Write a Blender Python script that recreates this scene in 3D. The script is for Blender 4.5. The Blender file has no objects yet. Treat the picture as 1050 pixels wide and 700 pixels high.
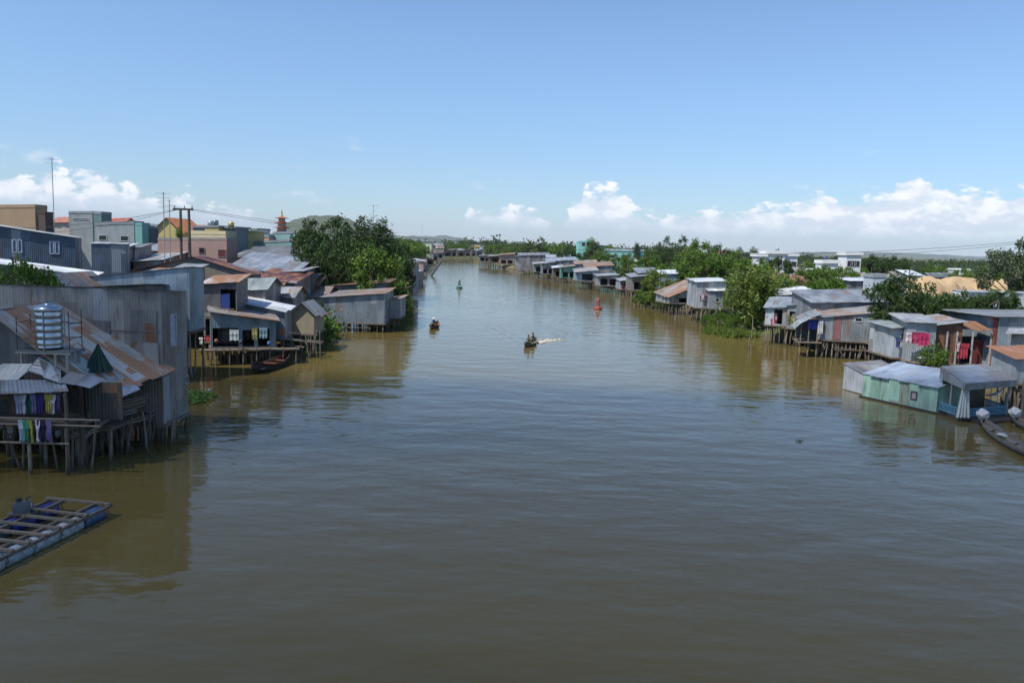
import bpy, math, random
from mathutils import Vector, Matrix, noise
R = math.radians
sc = bpy.context.scene
col = sc.collection
rnd = random.Random(7)

# ------------------------------------------------------------------ camera
H = 11.0
FPX = 817.0
HAZE = 4.2e-5
PITCH, ROLL = R(6.95), R(1.8)
fw = Vector((0, math.cos(PITCH), -math.sin(PITCH)))
r0 = Vector((1, 0, 0)); u0 = Vector((0, math.sin(PITCH), math.cos(PITCH)))
rt = r0*math.cos(ROLL) + u0*math.sin(ROLL)
up = u0*math.cos(ROLL) - r0*math.sin(ROLL)
cam_d = bpy.data.cameras.new('camera'); cam = bpy.data.objects.new('camera', cam_d); col.objects.link(cam)
cam_d.sensor_width = 36; cam_d.lens = FPX/1050*36; cam_d.clip_start = .3; cam_d.clip_end = 60000
m = Matrix((rt, up, -fw)).transposed().to_4x4(); m.translation = Vector((0, 0, H)); cam.matrix_world = m
sc.camera = cam

def ray(x, y):
    return fw + rt*((x-525)/FPX) + up*((350-y)/FPX)
def at(x, y, D):                       # world point seen at photo pixel x,y at distance D up the river
    d = ray(x, y); return Vector((0, 0, H)) + d*(D/d.y)
def gp(x, y, z=0.0):                   # world point on height z
    d = ray(x, y); return Vector((0, 0, H)) + d*((z-H)/d.z)
def dw(x, y, z=0.0): return gp(x, y, z).y
def zt(x, y, D): return at(x, y, D).z

# ------------------------------------------------------------------ mesh builder
class MB:
    def __init__(s): s.v = []; s.f = []; s.uv = []; s.sm = []
    def face(s, pts, uvs=None, smooth=False):
        n = len(s.v); s.v += [tuple(p) for p in pts]; s.f.append(tuple(range(n, n+len(pts))))
        if uvs is None:
            a = Vector(pts[0]); nn = (Vector(pts[1])-a).cross(Vector(pts[2])-a)
            if nn.length > 0: nn.normalize()
            if abs(nn.z) < .8:
                t = Vector((-nn.y, nn.x, 0)); t = t.normalized() if t.length > 0 else Vector((1, 0, 0))
                uvs = [(Vector(p).dot(t), p[2]) for p in pts]
            else: uvs = [(p[0], p[1]) for p in pts]
        s.uv.append(uvs); s.sm.append(smooth)
    def hexa(s, b, t, uvt=None):       # 4 bottom + 4 top points, both counter-clockwise seen from above
        s.face(t, uvt); s.face(b[::-1])
        for i in range(4):
            j = (i+1) % 4; s.face([b[i], b[j], t[j], t[i]])
    def box(s, x0, x1, y0, y1, z0, z1):
        b = [(x0, y0, z0), (x1, y0, z0), (x1, y1, z0), (x0, y1, z0)]
        s.hexa([Vector(p) for p in b], [Vector((p[0], p[1], z1)) for p in b])
    def beam(s, a, b, w, h=None, upv=Vector((0, 0, 1))):
        a = Vector(a); b = Vector(b); h = h or w; d = (b-a).normalized()
        if abs(d.dot(upv)) > .95: upv = Vector((1, 0, 0))
        x = d.cross(upv).normalized()*(w/2); y = x.cross(d).normalized()*(h/2)
        A = [a-x-y, a+x-y, a+x+y, a-x+y]; B = [p+(b-a) for p in A]
        s.face(A[::-1]); s.face(B)
        for i in range(4):
            j = (i+1) % 4; s.face([A[i], A[j], B[j], B[i]])
    def tube(s, path, rad, n=7, cap=True, smooth=True):
        path = [Vector(p) for p in path]
        if not hasattr(rad, '__len__'): rad = [rad]*len(path)
        rings = []
        for i, p in enumerate(path):
            d = (path[min(i+1, len(path)-1)]-path[max(i-1, 0)]).normalized()
            a = Vector((0, 0, 1)) if abs(d.z) < .9 else Vector((1, 0, 0))
            x = d.cross(a).normalized(); y = d.cross(x).normalized()
            rings.append([p+(x*math.cos(2*math.pi*k/n)+y*math.sin(2*math.pi*k/n))*rad[i] for k in range(n)])
        acc = 0
        for i in range(len(path)-1):
            l = (path[i+1]-path[i]).length
            for k in range(n):
                j = (k+1) % n; c = rad[i]*6.28/n
                s.face([rings[i][k], rings[i+1][k], rings[i+1][j], rings[i][j]], [(k*c, acc), (k*c, acc+l), ((k+1)*c, acc+l), ((k+1)*c, acc)], smooth)
            acc += l
        if cap: s.face(rings[0]); s.face(rings[-1][::-1])
    def lathe(s, prof, n=16, c=(0, 0, 0), smooth=True):   # prof: (r, z)
        c = Vector(c)
        P = [[c+Vector((r*math.cos(2*math.pi*k/n), r*math.sin(2*math.pi*k/n), z)) for k in range(n)] for r, z in prof]
        for i in range(len(prof)-1):
            for k in range(n):
                j = (k+1) % n
                s.face([P[i][k], P[i][j], P[i+1][j], P[i+1][k]], None, smooth)
        s.face(P[0][::-1]); s.face(P[-1])
    def mesh(s, name, mat, weld=False):
        me = bpy.data.meshes.new(name); me.from_pydata(s.v, [], s.f)
        ul = me.uv_layers.new(name='UVMap'); fl = [c for q in s.uv for p in q for c in p]
        ul.data.foreach_set('uv', fl); me.polygons.foreach_set('use_smooth', s.sm)
        if mat: me.materials.append(mat)
        if weld:
            import bmesh
            b = bmesh.new(); b.from_mesh(me); bmesh.ops.remove_doubles(b, verts=b.verts, dist=1e-4); b.to_mesh(me); b.free()
        me.update(); return me
    def build(s, name, mat, parent=None, weld=False):
        return mobj(name, s.mesh(name, mat, weld), parent)
def mobj(name, me, parent=None, loc=None, rot=None, scale=None):
    o = bpy.data.objects.new(name, me); col.objects.link(o)
    if parent: o.parent = parent
    if loc is not None: o.location = loc
    if rot is not None: o.rotation_euler = rot
    if scale is not None: o.scale = scale
    return o
def tag(o, label, cat, group=None, kind=None):
    if label: o['label'] = label
    if cat: o['category'] = cat
    if group: o['group'] = group
    if kind: o['kind'] = kind
    return o
def thing(name, label, cat, loc=(0, 0, 0), rz=0, group=None):
    o = mobj(name, None, None, loc, (0, 0, rz)); return tag(o, label, cat, group)

# ------------------------------------------------------------------ materials
class NT:
    def __init__(s, m):
        m.use_nodes = True; s.t = m.node_tree; s.t.nodes.clear()
    def n(s, typ, ins=None, **props):
        o = s.t.nodes.new(typ)
        for k, v in props.items(): setattr(o, k, v)
        if ins:
            for k, v in ins.items():
                if isinstance(v, bpy.types.NodeSocket): s.t.links.new(v, o.inputs[k])
                else:
                    try: o.inputs[k].default_value = v
                    except Exception: o.inputs[k].default_value = tuple(v)+(1,)
        return o
    def m(s, op, a, b=0.0, c=0.0): return s.n('ShaderNodeMath', {0: a, 1: b, 2: c}, operation=op).outputs[0]
    def mix(s, f, a, b): 
        o = s.n('ShaderNodeMix', None, data_type='RGBA')
        for k, v in ((0, f), (6, a), (7, b)):
            if isinstance(v, bpy.types.NodeSocket): s.t.links.new(v, o.inputs[k])
            else: o.inputs[k].default_value = v if k == 0 else (tuple(v)+(1,))[:4]
        return o.outputs[2]
    def step(s, x, a, b): return s.n('ShaderNodeMapRange', {0: x, 1: a, 2: b, 3: 0.0, 4: 1.0}, interpolation_type='SMOOTHSTEP').outputs[0]
    def noise(s, vec, scale, detail=3, rough=.55): return s.n('ShaderNodeTexNoise', {'Vector': vec, 'Scale': scale, 'Detail': detail, 'Roughness': rough}).outputs[0]
    def comb(s, x, y, z=0.0): return s.n('ShaderNodeCombineXYZ', {0: x, 1: y, 2: z}).outputs[0]
    def out(s, sh, disp=None): 
        o = s.n('ShaderNodeOutputMaterial', {0: sh}); return o
def hs(c, k): return tuple(max(0, min(1, x*k)) for x in c)
_mc = {}
def newmat(key):
    m = bpy.data.materials.new(key); return m, NT(m)
def metal(c, rust=.25, rough=.5, mt=.35, sheet=.82, wk=.34, rcs=((.10, .045, .025), (.30, .15, .075))):
    key = ('metal', c, rust, rough, mt, sheet, wk)
    if key in _mc: return _mc[key]
    m, t = newmat('corrugated_metal'); tc = t.n('ShaderNodeTexCoord'); oi = t.n('ShaderNodeObjectInfo')
    s = t.n('ShaderNodeSeparateXYZ', {0: tc.outputs['UV']}); u, v = s.outputs[0], s.outputs[1]
    rd = t.m('MULTIPLY', oi.outputs['Random'], 91.0)
    su = t.m('FLOOR', t.m('DIVIDE', u, sheet)); sv = t.m('FLOOR', t.m('DIVIDE', t.m('ADD', v, t.m('MULTIPLY', su, .77)), 2.5))
    wn = t.n('ShaderNodeTexWhiteNoise', {'Vector': t.comb(su, sv, rd)}).outputs[0]
    st = t.noise(t.comb(t.m('MULTIPLY', u, 8.0), t.m('MULTIPLY', v, .5), rd), 1.0, 3)
    big = t.noise(t.comb(u, t.m('MULTIPLY', v, .6), rd), .55, 4, .6)
    k = t.m('ADD', t.m('MULTIPLY', wn, .5), t.m('MULTIPLY', st, .5))
    k = t.m('ADD', k, t.m('MULTIPLY', t.m('SUBTRACT', big, .5), 1.7))
    base = t.mix(t.n('ShaderNodeClamp', {0: k}).outputs[0], hs(c, .52), hs(c, 1.32))
    base = t.mix(t.m('MULTIPLY', t.m('GREATER_THAN', wn, .90), .6), base, (.17, .13, .10)); base = t.mix(t.m('MULTIPLY', t.m('LESS_THAN', wn, .07), .45), base, (.44, .47, .48))
    rs = t.noise(t.comb(t.m('MULTIPLY', u, 2.6), t.m('MULTIPLY', v, .55), t.m('ADD', rd, 7.0)), 1.0, 5, .65)
    rs = t.m('ADD', t.m('MULTIPLY', rs, .95-(wk-.34)), t.m('MULTIPLY', wn, wk))
    th = .97-.62*rust
    mask = t.step(rs, th-.07, th+.09)
    fine = t.noise(t.comb(u, v, rd), 6.0, 4, .7)
    rc = t.mix(fine, *rcs)
    grime = t.m('MULTIPLY', t.step(t.noise(t.comb(t.m('MULTIPLY', u, 1.1), t.m('MULTIPLY', v, .22), t.m('ADD', rd, 3.0)), 1.6, 5, .7), .52, .72), .55)
    base = t.mix(grime, base, (.07, .06, .05))
    seam = t.m('LESS_THAN', t.m('FRACT', t.m('DIVIDE', u, sheet)), .05)
    base = t.mix(t.m('MULTIPLY', seam, .35), base, hs(c, .35))
    colr = t.mix(t.m('MULTIPLY', mask, .9), base, rc)
    wave = t.m('SINE', t.m('MULTIPLY', u, 6.2832/.16))
    bp = t.n('ShaderNodeBump', {'Strength': .4, 'Distance': .018, 'Height': t.m('ADD', wave, t.m('MULTIPLY', big, 3.0))}).outputs[0]
    b = t.n('ShaderNodeBsdfPrincipled', {'Base Color': colr, 'Roughness': t.m('ADD', t.m('MULTIPLY', mask, .35), rough), 'Metallic': t.m('MULTIPLY', t.m('SUBTRACT', 1.0, mask), mt), 'Normal': bp})
    t.out(b.outputs[0]); _mc[key] = m; return m
def plaster(c, dirt=.5, rough=.85, name='plaster'):
    key = ('pl', c, dirt, rough)
    if key in _mc: return _mc[key]
    m, t = newmat(name); tc = t.n('ShaderNodeTexCoord'); oi = t.n('ShaderNodeObjectInfo')
    s = t.n('ShaderNodeSeparateXYZ', {0: tc.outputs['UV']}); rd = t.m('MULTIPLY', oi.outputs['Random'], 53.0)
    u, v = s.outputs[0], s.outputs[1]
    a = t.noise(t.comb(t.m('MULTIPLY', u, 1.8), t.m('MULTIPLY', v, .3), rd), 1.0, 5, .65)
    b_ = t.noise(t.comb(u, v, rd), .9, 6, .65)
    k = t.step(t.m('ADD', t.m('MULTIPLY', a, .6), t.m('MULTIPLY', b_, .5)), .42, .75)
    colr = t.mix(t.m('MULTIPLY', k, dirt), c, hs(c, .42))
    colr = t.mix(t.m('MULTIPLY', t.step(t.noise(t.comb(u, v, rd), 9.0, 3), .5, .75), .18), colr, hs(c, .6))
    bp = t.n('ShaderNodeBump', {'Strength': .3, 'Distance': .02, 'Height': b_}).outputs[0]
    b = t.n('ShaderNodeBsdfPrincipled', {'Base Color': colr, 'Roughness': rough, 'Normal': bp}); t.out(b.outputs[0]); _mc[key] = m; return m
def wood(c=(.16, .12, .09), vert=True, name='weathered_wood'):
    key = ('wd', c, vert)
    if key in _mc: return _mc[key]
    m, t = newmat(name); tc = t.n('ShaderNodeTexCoord'); oi = t.n('ShaderNodeObjectInfo')
    s = t.n('ShaderNodeSeparateXYZ', {0: tc.outputs['UV']}); rd = t.m('MULTIPLY', oi.outputs['Random'], 37.0)
    u, v = (s.outputs[0], s.outputs[1]) if vert else (s.outputs[1], s.outputs[0])
    pl = t.m('FLOOR', t.m('DIVIDE', u, .16)); wn = t.n('ShaderNodeTexWhiteNoise', {'Vector': t.comb(pl, 1.0, rd)}).outputs[0]
    g = t.noise(t.comb(t.m('MULTIPLY', u, 18.0), t.m('MULTIPLY', v, 1.1), rd), 1.0, 4)
    gap = t.m('LESS_THAN', t.m('FRACT', t.m('DIVIDE', u, .16)), .09)
    k = t.m('ADD', t.m('MULTIPLY', wn, .55), t.m('MULTIPLY', g, .5))
    colr = t.mix(k, hs(c, .5), hs(c, 1.5)); colr = t.mix(t.m('MULTIPLY', gap, .7), colr, hs(c, .12))
    b = t.n('ShaderNodeBsdfPrincipled', {'Base Color': colr, 'Roughness': .85}); t.out(b.outputs[0]); _mc[key] = m; return m
def log_mat(c=(.20, .165, .12)):
    key = ('log', c)
    if key in _mc: return _mc[key]
    m, t = newmat('pole_wood'); tc = t.n('ShaderNodeTexCoord'); oi = t.n('ShaderNodeObjectInfo')
    n_ = t.noise(tc.outputs['Object'], 5.0, 4); k = t.m('ADD', t.m('MULTIPLY', n_, .8), t.m('MULTIPLY', oi.outputs['Random'], .4))
    g = t.n('ShaderNodeNewGeometry'); pz = t.n('ShaderNodeSeparateXYZ', {0: g.outputs['Position']}).outputs[2]
    wet = t.m('SUBTRACT', 1.0, t.step(t.m('ADD', pz, t.m('MULTIPLY', n_, .4)), .25, .75))
    colr = t.mix(k, hs(c, .45), hs(c, 1.4)); colr = t.mix(t.m('MULTIPLY', wet, .75), colr, (.035, .032, .02))
    b = t.n('ShaderNodeBsdfPrincipled', {'Base Color': colr, 'Roughness': .8}); t.out(b.outputs[0]); _mc[key] = m; return m
def plain(c, rough=.6, mt=0.0, name='paint', var=.25, spec=.5):
    key = ('p', c, rough, mt, var)
    if key in _mc: return _mc[key]
    m, t = newmat(name); tc = t.n('ShaderNodeTexCoord')
    n_ = t.noise(tc.outputs['Object'], 3.5, 5, .65)
    colr = t.mix(t.step(n_, .35, .7), c, hs(c, 1-var*1.6))
    b = t.n('ShaderNodeBsdfPrincipled', {'Base Color': colr, 'Roughness': rough, 'Metallic': mt}); t.out(b.outputs[0]); _mc[key] = m; return m
def cloth(c): return plain(c, .9, 0, 'cloth', .2)
def tiles(c):
    key = ('ti', c)
    if key in _mc: return _mc[key]
    m, t = newmat('roof_tiles'); tc = t.n('ShaderNodeTexCoord')
    s = t.n('ShaderNodeSeparateXYZ', {0: tc.outputs['UV']}); u, v = s.outputs[0], s.outputs[1]
    wn = t.n('ShaderNodeTexWhiteNoise', {'Vector': t.comb(t.m('FLOOR', t.m('MULTIPLY', u, 4.0)), t.m('FLOOR', t.m('MULTIPLY', v, 3.0)))}).outputs[0]
    b_ = t.noise(t.comb(u, v), .8, 5, .65)
    colr = t.mix(t.m('MULTIPLY', t.m('ADD', wn, b_), .5), hs(c, .5), hs(c, 1.4))
    row = t.m('LESS_THAN', t.m('FRACT', t.m('MULTIPLY', v, 3.0)), .15); colr = t.mix(t.m('MULTIPLY', row, .5), colr, hs(c, .3))
    b = t.n('ShaderNodeBsdfPrincipled', {'Base Color': colr, 'Roughness': .8}); t.out(b.outputs[0]); _mc[key] = m; return m
def leaf_mat(c, warm=(.13, .13, .03), amt=.35):
    key = ('lf', c, warm, amt)
    if key in _mc: return _mc[key]
    m, t = newmat('foliage'); tc = t.n('ShaderNodeTexCoord'); oi = t.n('ShaderNodeObjectInfo'); g = t.n('ShaderNodeNewGeometry')
    n_ = t.noise(g.outputs['Position'], .55, 3, .6); ri = g.outputs['Random Per Island']
    k = t.m('ADD', t.m('MULTIPLY', ri, .6), t.m('MULTIPLY', t.m('ADD', n_, oi.outputs['Random']), .25))
    colr = t.mix(k, hs(c, .55), hs(c, 1.5)); colr = t.mix(t.m('MULTIPLY', t.step(t.m('ADD', t.m('MULTIPLY', ri, .6), t.m('MULTIPLY', n_, .6)), .5, .9), amt), colr, warm)
    d = t.n('ShaderNodeBsdfPrincipled', {'Base Color': colr, 'Roughness': .55, 'Specular IOR Level': .3})
    tr = t.n('ShaderNodeBsdfTranslucent', {'Color': t.mix(.5, colr, warm)})
    t.out(t.n('ShaderNodeMixShader', {0: .22, 1: d.outputs[0], 2: tr.outputs[0]}).outputs[0]); _mc[key] = m; return m

ZN = (.30, .33, .36)
M_glass = plain((.02, .025, .03), .15, 0, 'dark_glass', .1)
M_frame = plain((.45, .47, .48), .5, 0, 'painted_frame')
M_log = log_mat((.115, .095, .072)); M_logp = log_mat((.185, .16, .125))
M_wood = wood(); M_deck = wood((.14, .11, .08), False)
M_steel = plain((.50, .52, .54), .33, 1.0, 'stainless_steel', .08)
M_dark = plain((.04, .035, .03), .8)
M_conc = plaster((.33, .33, .32), .6)

# ------------------------------------------------------------------ terrain
BL = [(-400, -30), (20, -30), (42, -27.5), (68, -33), (93, -27), (112, -22), (150, -21), (168, -23), (250, -30), (330, -34), (440, -40), (500, -46), (560, -60), (700, -400)]
BR = [(-400, 42), (30, 42), (54, 40), (76, 41), (92, 37), (104, 31.5), (110, 29.5), (130, 29.5), (161, 31), (211, 26), (270, 15), (320, 6), (375, -7), (420, -12), (520, -17), (700, -20)]
def lerp_t(T, d):
    if d <= T[0][0]: return T[0][1]
    for (a, x), (b, y) in zip(T, T[1:]):
        if d <= b: return x+(y-x)*(d-a)/(b-a)
    return T[-1][1]
def gz(X, D):
    l = lerp_t(BL, D); r_ = lerp_t(BR, D)
    e = max(l-X, X-r_)                 # >0 on land
    if D > 500: e = max(e, D-536)
    w = noise.noise(Vector((X*.12, D*.12, 0)))*1.6
    t = max(0, min(1, (e+w+2.0)/6.0)); t = t*t*(3-2*t)
    return -1.6+t*2.9 + (noise.noise(Vector((X*.05, D*.05, 3)))*.25 if e > 2 else 0)
def spread(lo, hi, f0, f1, st):
    a = []; x = f0
    while x <= f1: a.append(x); x += st
    s = st; x = f1
    while x < hi: s *= 1.35; x += s; a.append(min(x, hi))
    s = st; x = f0
    while x > lo: s *= 1.35; x -= s; a.insert(0, max(x, lo))
    return a
xs = spread(-18000, 18000, -75, 60, 1.6); ys = spread(-3000, 22000, 10, 600, 4.0)
tm = bpy.data.meshes.new('ground'); V = []; F = []
for j, y in enumerate(ys):
    for i, x in enumerate(xs): V.append((x, y, gz(x, y)))
for j in range(len(ys)-1):
    for i in range(len(xs)-1):
        a = j*len(xs)+i; F.append((a, a+1, a+len(xs)+1, a+len(xs)))
tm.from_pydata(V, [], F); tm.polygons.foreach_set('use_smooth', [True]*len(F))
gm, t = newmat('river_bank_soil'); g = t.n('ShaderNodeNewGeometry'); P = g.outputs['Position']
n1 = t.noise(P, .09, 6, .65); n2 = t.noise(P, 1.3, 5, .7)
k = t.step(t.m('ADD', t.m('MULTIPLY', n1, .7), t.m('MULTIPLY', n2, .3)), .40, .56)
c1 = t.mix(n2, (.10, .075, .045), (.24, .19, .12)); c2 = t.mix(n2, (.025, .05, .012), (.09, .12, .03))
cc = t.mix(k, c1, c2); pz = t.n('ShaderNodeSeparateXYZ', {0: P}).outputs[2]
cc = t.mix(t.m('SUBTRACT', 1.0, t.step(pz, .1, .6)), cc, (.07, .055, .035))
b = t.n('ShaderNodeBsdfPrincipled', {'Base Color': cc, 'Roughness': .95, 'Normal': t.n('ShaderNodeBump', {'Strength': .6, 'Distance': .2, 'Height': n2}).outputs[0]}); t.out(b.outputs[0])
tm.materials.append(gm); tag(mobj('ground', tm), None, None, None, 'structure')

# ------------------------------------------------------------------ water
BOAT2 = gp(543, 354); BOAT1 = gp(445, 336)
wm, t = newmat('muddy_river_water'); g = t.n('ShaderNodeNewGeometry'); P = g.outputs['Position']
sp = t.n('ShaderNodeSeparateXYZ', {0: P}); X, Y = sp.outputs[0], sp.outputs[1]
wv = t.comb(t.m('MULTIPLY', X, .55), Y, 0.0)
a1 = t.noise(wv, .45, 3, .5); a2 = t.noise(wv, 1.6, 4, .55); a3 = t.noise(t.comb(X, t.m('MULTIPLY', Y, 1.6)), 5.5, 3, .6)
gust = t.step(t.noise(t.comb(t.m('MULTIPLY', X, .5), Y), .045, 3, .5), .35, .65)   # calmer and windier patches
hgt = t.m('ADD', t.m('MULTIPLY', a1, .85), t.m('MULTIPLY', a2, t.m('ADD', .09, t.m('MULTIPLY', gust, .09))))
hgt = t.m('ADD', hgt, t.m('MULTIPLY', a3, t.m('MULTIPLY', gust, .012)))
def wake(t, hgt, bx, by, dx, amp, L):  # diverging V of ripples behind a boat
    rx = t.m('SUBTRACT', X, bx); ry = t.m('SUBTRACT', Y, by)
    rx = t.m('SUBTRACT', rx, t.m('MULTIPLY', ry, dx))
    q = t.m('SUBTRACT', t.m('ABSOLUTE', rx), t.m('MULTIPLY', ry, .36))
    s_ = t.m('SINE', t.m('MULTIPLY', q, 4.2)); 
    mk = t.m('MULTIPLY', t.step(ry, -.5, 2.0), t.m('SUBTRACT', 1.0, t.step(ry, L*.3, L)))
    mk = t.m('MULTIPLY', mk, t.m('SUBTRACT', 1.0, t.step(t.m('ABSOLUTE', q), .6, 2.6)))
    return t.m('ADD', hgt, t.m('MULTIPLY', t.m('MULTIPLY', s_, mk), amp))
hgt = wake(t, hgt, BOAT2.x, BOAT2.y, .12, .16, 34.0)
bp = t.n('ShaderNodeBump', {'Strength': 1.0, 'Distance': .10, 'Height': hgt}).outputs[0]
silt = t.noise(wv, .03, 4, .6)
wc = t.mix(silt, (.102, .078, .024), (.130, .100, .034))
b = t.n('ShaderNodeBsdfPrincipled', {'Base Color': wc, 'Roughness': .06, 'IOR': 1.333, 'Normal': bp}); t.out(b.outputs[0])
w = MB(); w.face([Vector((-160, -300, 0)), Vector((120, -300, 0)), Vector((120, 575, 0)), Vector((-160, 575, 0))])
tag(w.build('river_water', wm), None, None, None, 'structure')

# ------------------------------------------------------------------ sky, sun
SUN_EL, SUN_AZ = R(56), R(-126)       # azimuth from +Y towards +X
sd = Vector((math.sin(SUN_AZ)*math.cos(SUN_EL), math.cos(SUN_AZ)*math.cos(SUN_EL), math.sin(SUN_EL)))
sl = bpy.data.lights.new('sun', 'SUN'); sl.energy = 4.8; sl.angle = R(.53); sl.color = (1, .955, .88)
so = mobj('sun', sl); so.rotation_euler = sd.to_track_quat('Z', 'Y').to_euler()
wd = bpy.data.worlds.new('World'); sc.world = wd; wd.use_nodes = True
t = NT.__new__(NT); t.t = wd.node_tree; t.t.nodes.clear()
sky = t.n('ShaderNodeTexSky', None, sky_type='NISHITA', sun_disc=False, sun_elevation=SUN_EL, sun_rotation=SUN_AZ, altitude=0, air_density=1.0, dust_density=.15, ozone_density=3.0)
tc = t.n('ShaderNodeTexCoord'); s = t.n('ShaderNodeSeparateXYZ', {0: t.n('ShaderNodeVectorMath', {0: tc.outputs['Generated']}, operation='NORMALIZE').outputs[0]})
az = t.m('MULTIPLY', t.m('ARCTAN2', s.outputs[0], s.outputs[1]), 57.2958)
el = t.m('MULTIPLY', t.m('ARCSINE', s.outputs[2]), 57.2958)
cv = t.comb(az, t.m('MULTIPLY', el, 1.7), 3.0)
puff = t.noise(cv, .50, 9, .58); wob = t.noise(cv, .13, 2, .5)
ramp = t.n('ShaderNodeValToRGB', {0: t.m('ADD', t.m('DIVIDE', az, 80.0), .5)})
cr = ramp.color_ramp
pts = [(-40, .44), (-33, .41), (-29.5, .46), (-26, .40), (-22, .33), (-19, .30), (-15, .0), (-4.5, .0), (-3.4, .36), (1.5, .35), (3, .24), (5, .54), (7.5, .46), (10, .34), (16, .42), (22, .48), (26, .57), (29, .48), (33, .54), (38, .46), (40, .40)]
while len(cr.elements) > 1: cr.elements.remove(cr.elements[0])
for i, (a_, h_) in enumerate(pts):
    e = cr.elements[0] if i == 0 else cr.elements.new((a_+40)/80)
    e.position = (a_+40)/80; e.color = (h_, h_, h_, 1)
top = t.m('MULTIPLY', ramp.outputs[0], 10.0)            # cloud tops in degrees
cl = t.m('SUBTRACT', t.m('ADD', top, t.m('MULTIPLY', t.m('SUBTRACT', puff, .5), 5.6)), el)
cl = t.m('ADD', cl, -1.15)
dens = t.step(cl, -.1, .42)
low = t.step(t.m('ADD', el, t.m('MULTIPLY', t.m('SUBTRACT', wob, .5), 1.6)), .7, 2.1)
dens = t.m('MULTIPLY', dens, t.m('ADD', .10, t.m('MULTIPLY', low, .90)))
puff2 = t.noise(t.n('ShaderNodeVectorMath', {0: cv, 1: (.7, -.8, 0)}, operation='ADD').outputs[0], .50, 6, .56)
lit = t.step(t.m('SUBTRACT', puff, puff2), -.10, .14)
shade = t.m('MULTIPLY', t.m('ADD', .3, t.m('MULTIPLY', lit, .7)), t.step(el, -.5, 2.4))
ccol = t.mix(shade, (4.5, 5.3, 6.3), (7.5, 7.7, 7.9))
# a few loose scraps higher up
sv = t.comb(t.m('MULTIPLY', az, .16), t.m('MULTIPLY', el, .42), 9.0)
scr = t.m('MULTIPLY', t.step(t.noise(sv, 1.3, 6, .6), .63, .78), t.m('MULTIPLY', t.step(el, 2.0, 3.2), t.m('SUBTRACT', 1.0, t.step(el, 5.0, 8.0))))
vis = t.m('MAXIMUM', dens, t.m('MULTIPLY', scr, .6))
skc = t.n('ShaderNodeVectorMath', {0: sky.outputs[0], 1: t.mix(t.step(el, -1.0, 15.0), (.60, .73, .91), (.90, 1.0, 1.11))}, operation='MULTIPLY').outputs[0]
fin = t.mix(vis, skc, ccol)
bg = t.n('ShaderNodeBackground', {0: fin, 1: .12}); t.n('ShaderNodeOutputWorld', {0: bg.outputs[0]})

sc.view_settings.view_transform = 'Standard'; sc.view_settings.look = 'None'; sc.view_settings.gamma = 1; sc.view_settings.exposure = .28
sc.view_settings.use_curve_mapping = False
sc.render.engine = 'CYCLES'; cy = sc.cycles; cy.use_denoising = True
cy.max_bounces = 6; cy.diffuse_bounces = 3; cy.glossy_bounces = 3; cy.transparent_max_bounces = 12; cy.volume_bounces = 0
cy.caustics_reflective = False; cy.caustics_refractive = False

# a real cumulus overhead, out of frame: its thin edge shades the foreground
import bmesh
bm = bmesh.new(); bmesh.ops.create_icosphere(bm, subdivisions=5, radius=1)
for v in bm.verts:
    n_ = noise.noise(v.co*1.7)*.30+noise.noise(v.co*5)*.14; v.co = v.co*(1+n_)
    if v.co.z < 0: v.co.z *= .4
    v.co.x *= 330; v.co.y *= 240; v.co.z *= 90
me = bpy.data.meshes.new('cloud'); bm.to_mesh(me); bm.free(); me.polygons.foreach_set('use_smooth', [True]*len(me.polygons))
cm_, t = newmat('cloud_vapour')
t.out(t.n('ShaderNodeMixShader', {0: .50, 1: t.n('ShaderNodeBsdfTransparent').outputs[0], 2: t.n('ShaderNodeBsdfTranslucent', {'Color': (.9, .9, .9, 1)}).outputs[0]}).outputs[0]); me.materials.append(cm_)
cc0 = Vector((-10, -232, 0)) + sd*(760/sd.z)
tag(mobj('cloud', me, None, cc0), None, None, None, 'structure')
# ------------------------------------------------------------------ stilts (three crooked logs shared by every post)
def log_mesh(seed):
    r_ = random.Random(seed); mb = MB(); n = 5
    mb.tube([(r_.uniform(-.05, .05)*(0 < i < n), r_.uniform(-.05, .05)*(0 < i < n), i/n) for i in range(n+1)], [1-.25*i/n for i in range(n+1)], 6)
    for i, v in enumerate(mb.v): pass
    return mb
def unit_log(seed, mat, rad):
    r_ = random.Random(seed); mb = MB(); n = 5
    off = [(0, 0)]+[(r_.uniform(-.06, .06), r_.uniform(-.06, .06)) for _ in range(n-1)]+[(0, 0)]
    mb.tube([(off[i][0]*1.0, off[i][1]*1.0, i/n) for i in range(n+1)], [rad*(1-.3*i/n) for i in range(n+1)], 6, True, True)
    return mb.mesh('stilt', mat)
LOGS = [unit_log(i, M_log if i % 3 else M_logp, .075+.012*(i % 3)) for i in range(6)]
def stilt(parent, top, foot, k=None, thick=1.0):   # both in parent's local space
    d = Vector(top)-Vector(foot); q = Vector((0, 0, 1)).rotation_difference(d)
    o = mobj('stilt', LOGS[rnd.randrange(6) if k is None else k], parent, Vector(foot), q.to_euler(), (thick, thick, d.length))
    return o

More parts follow.
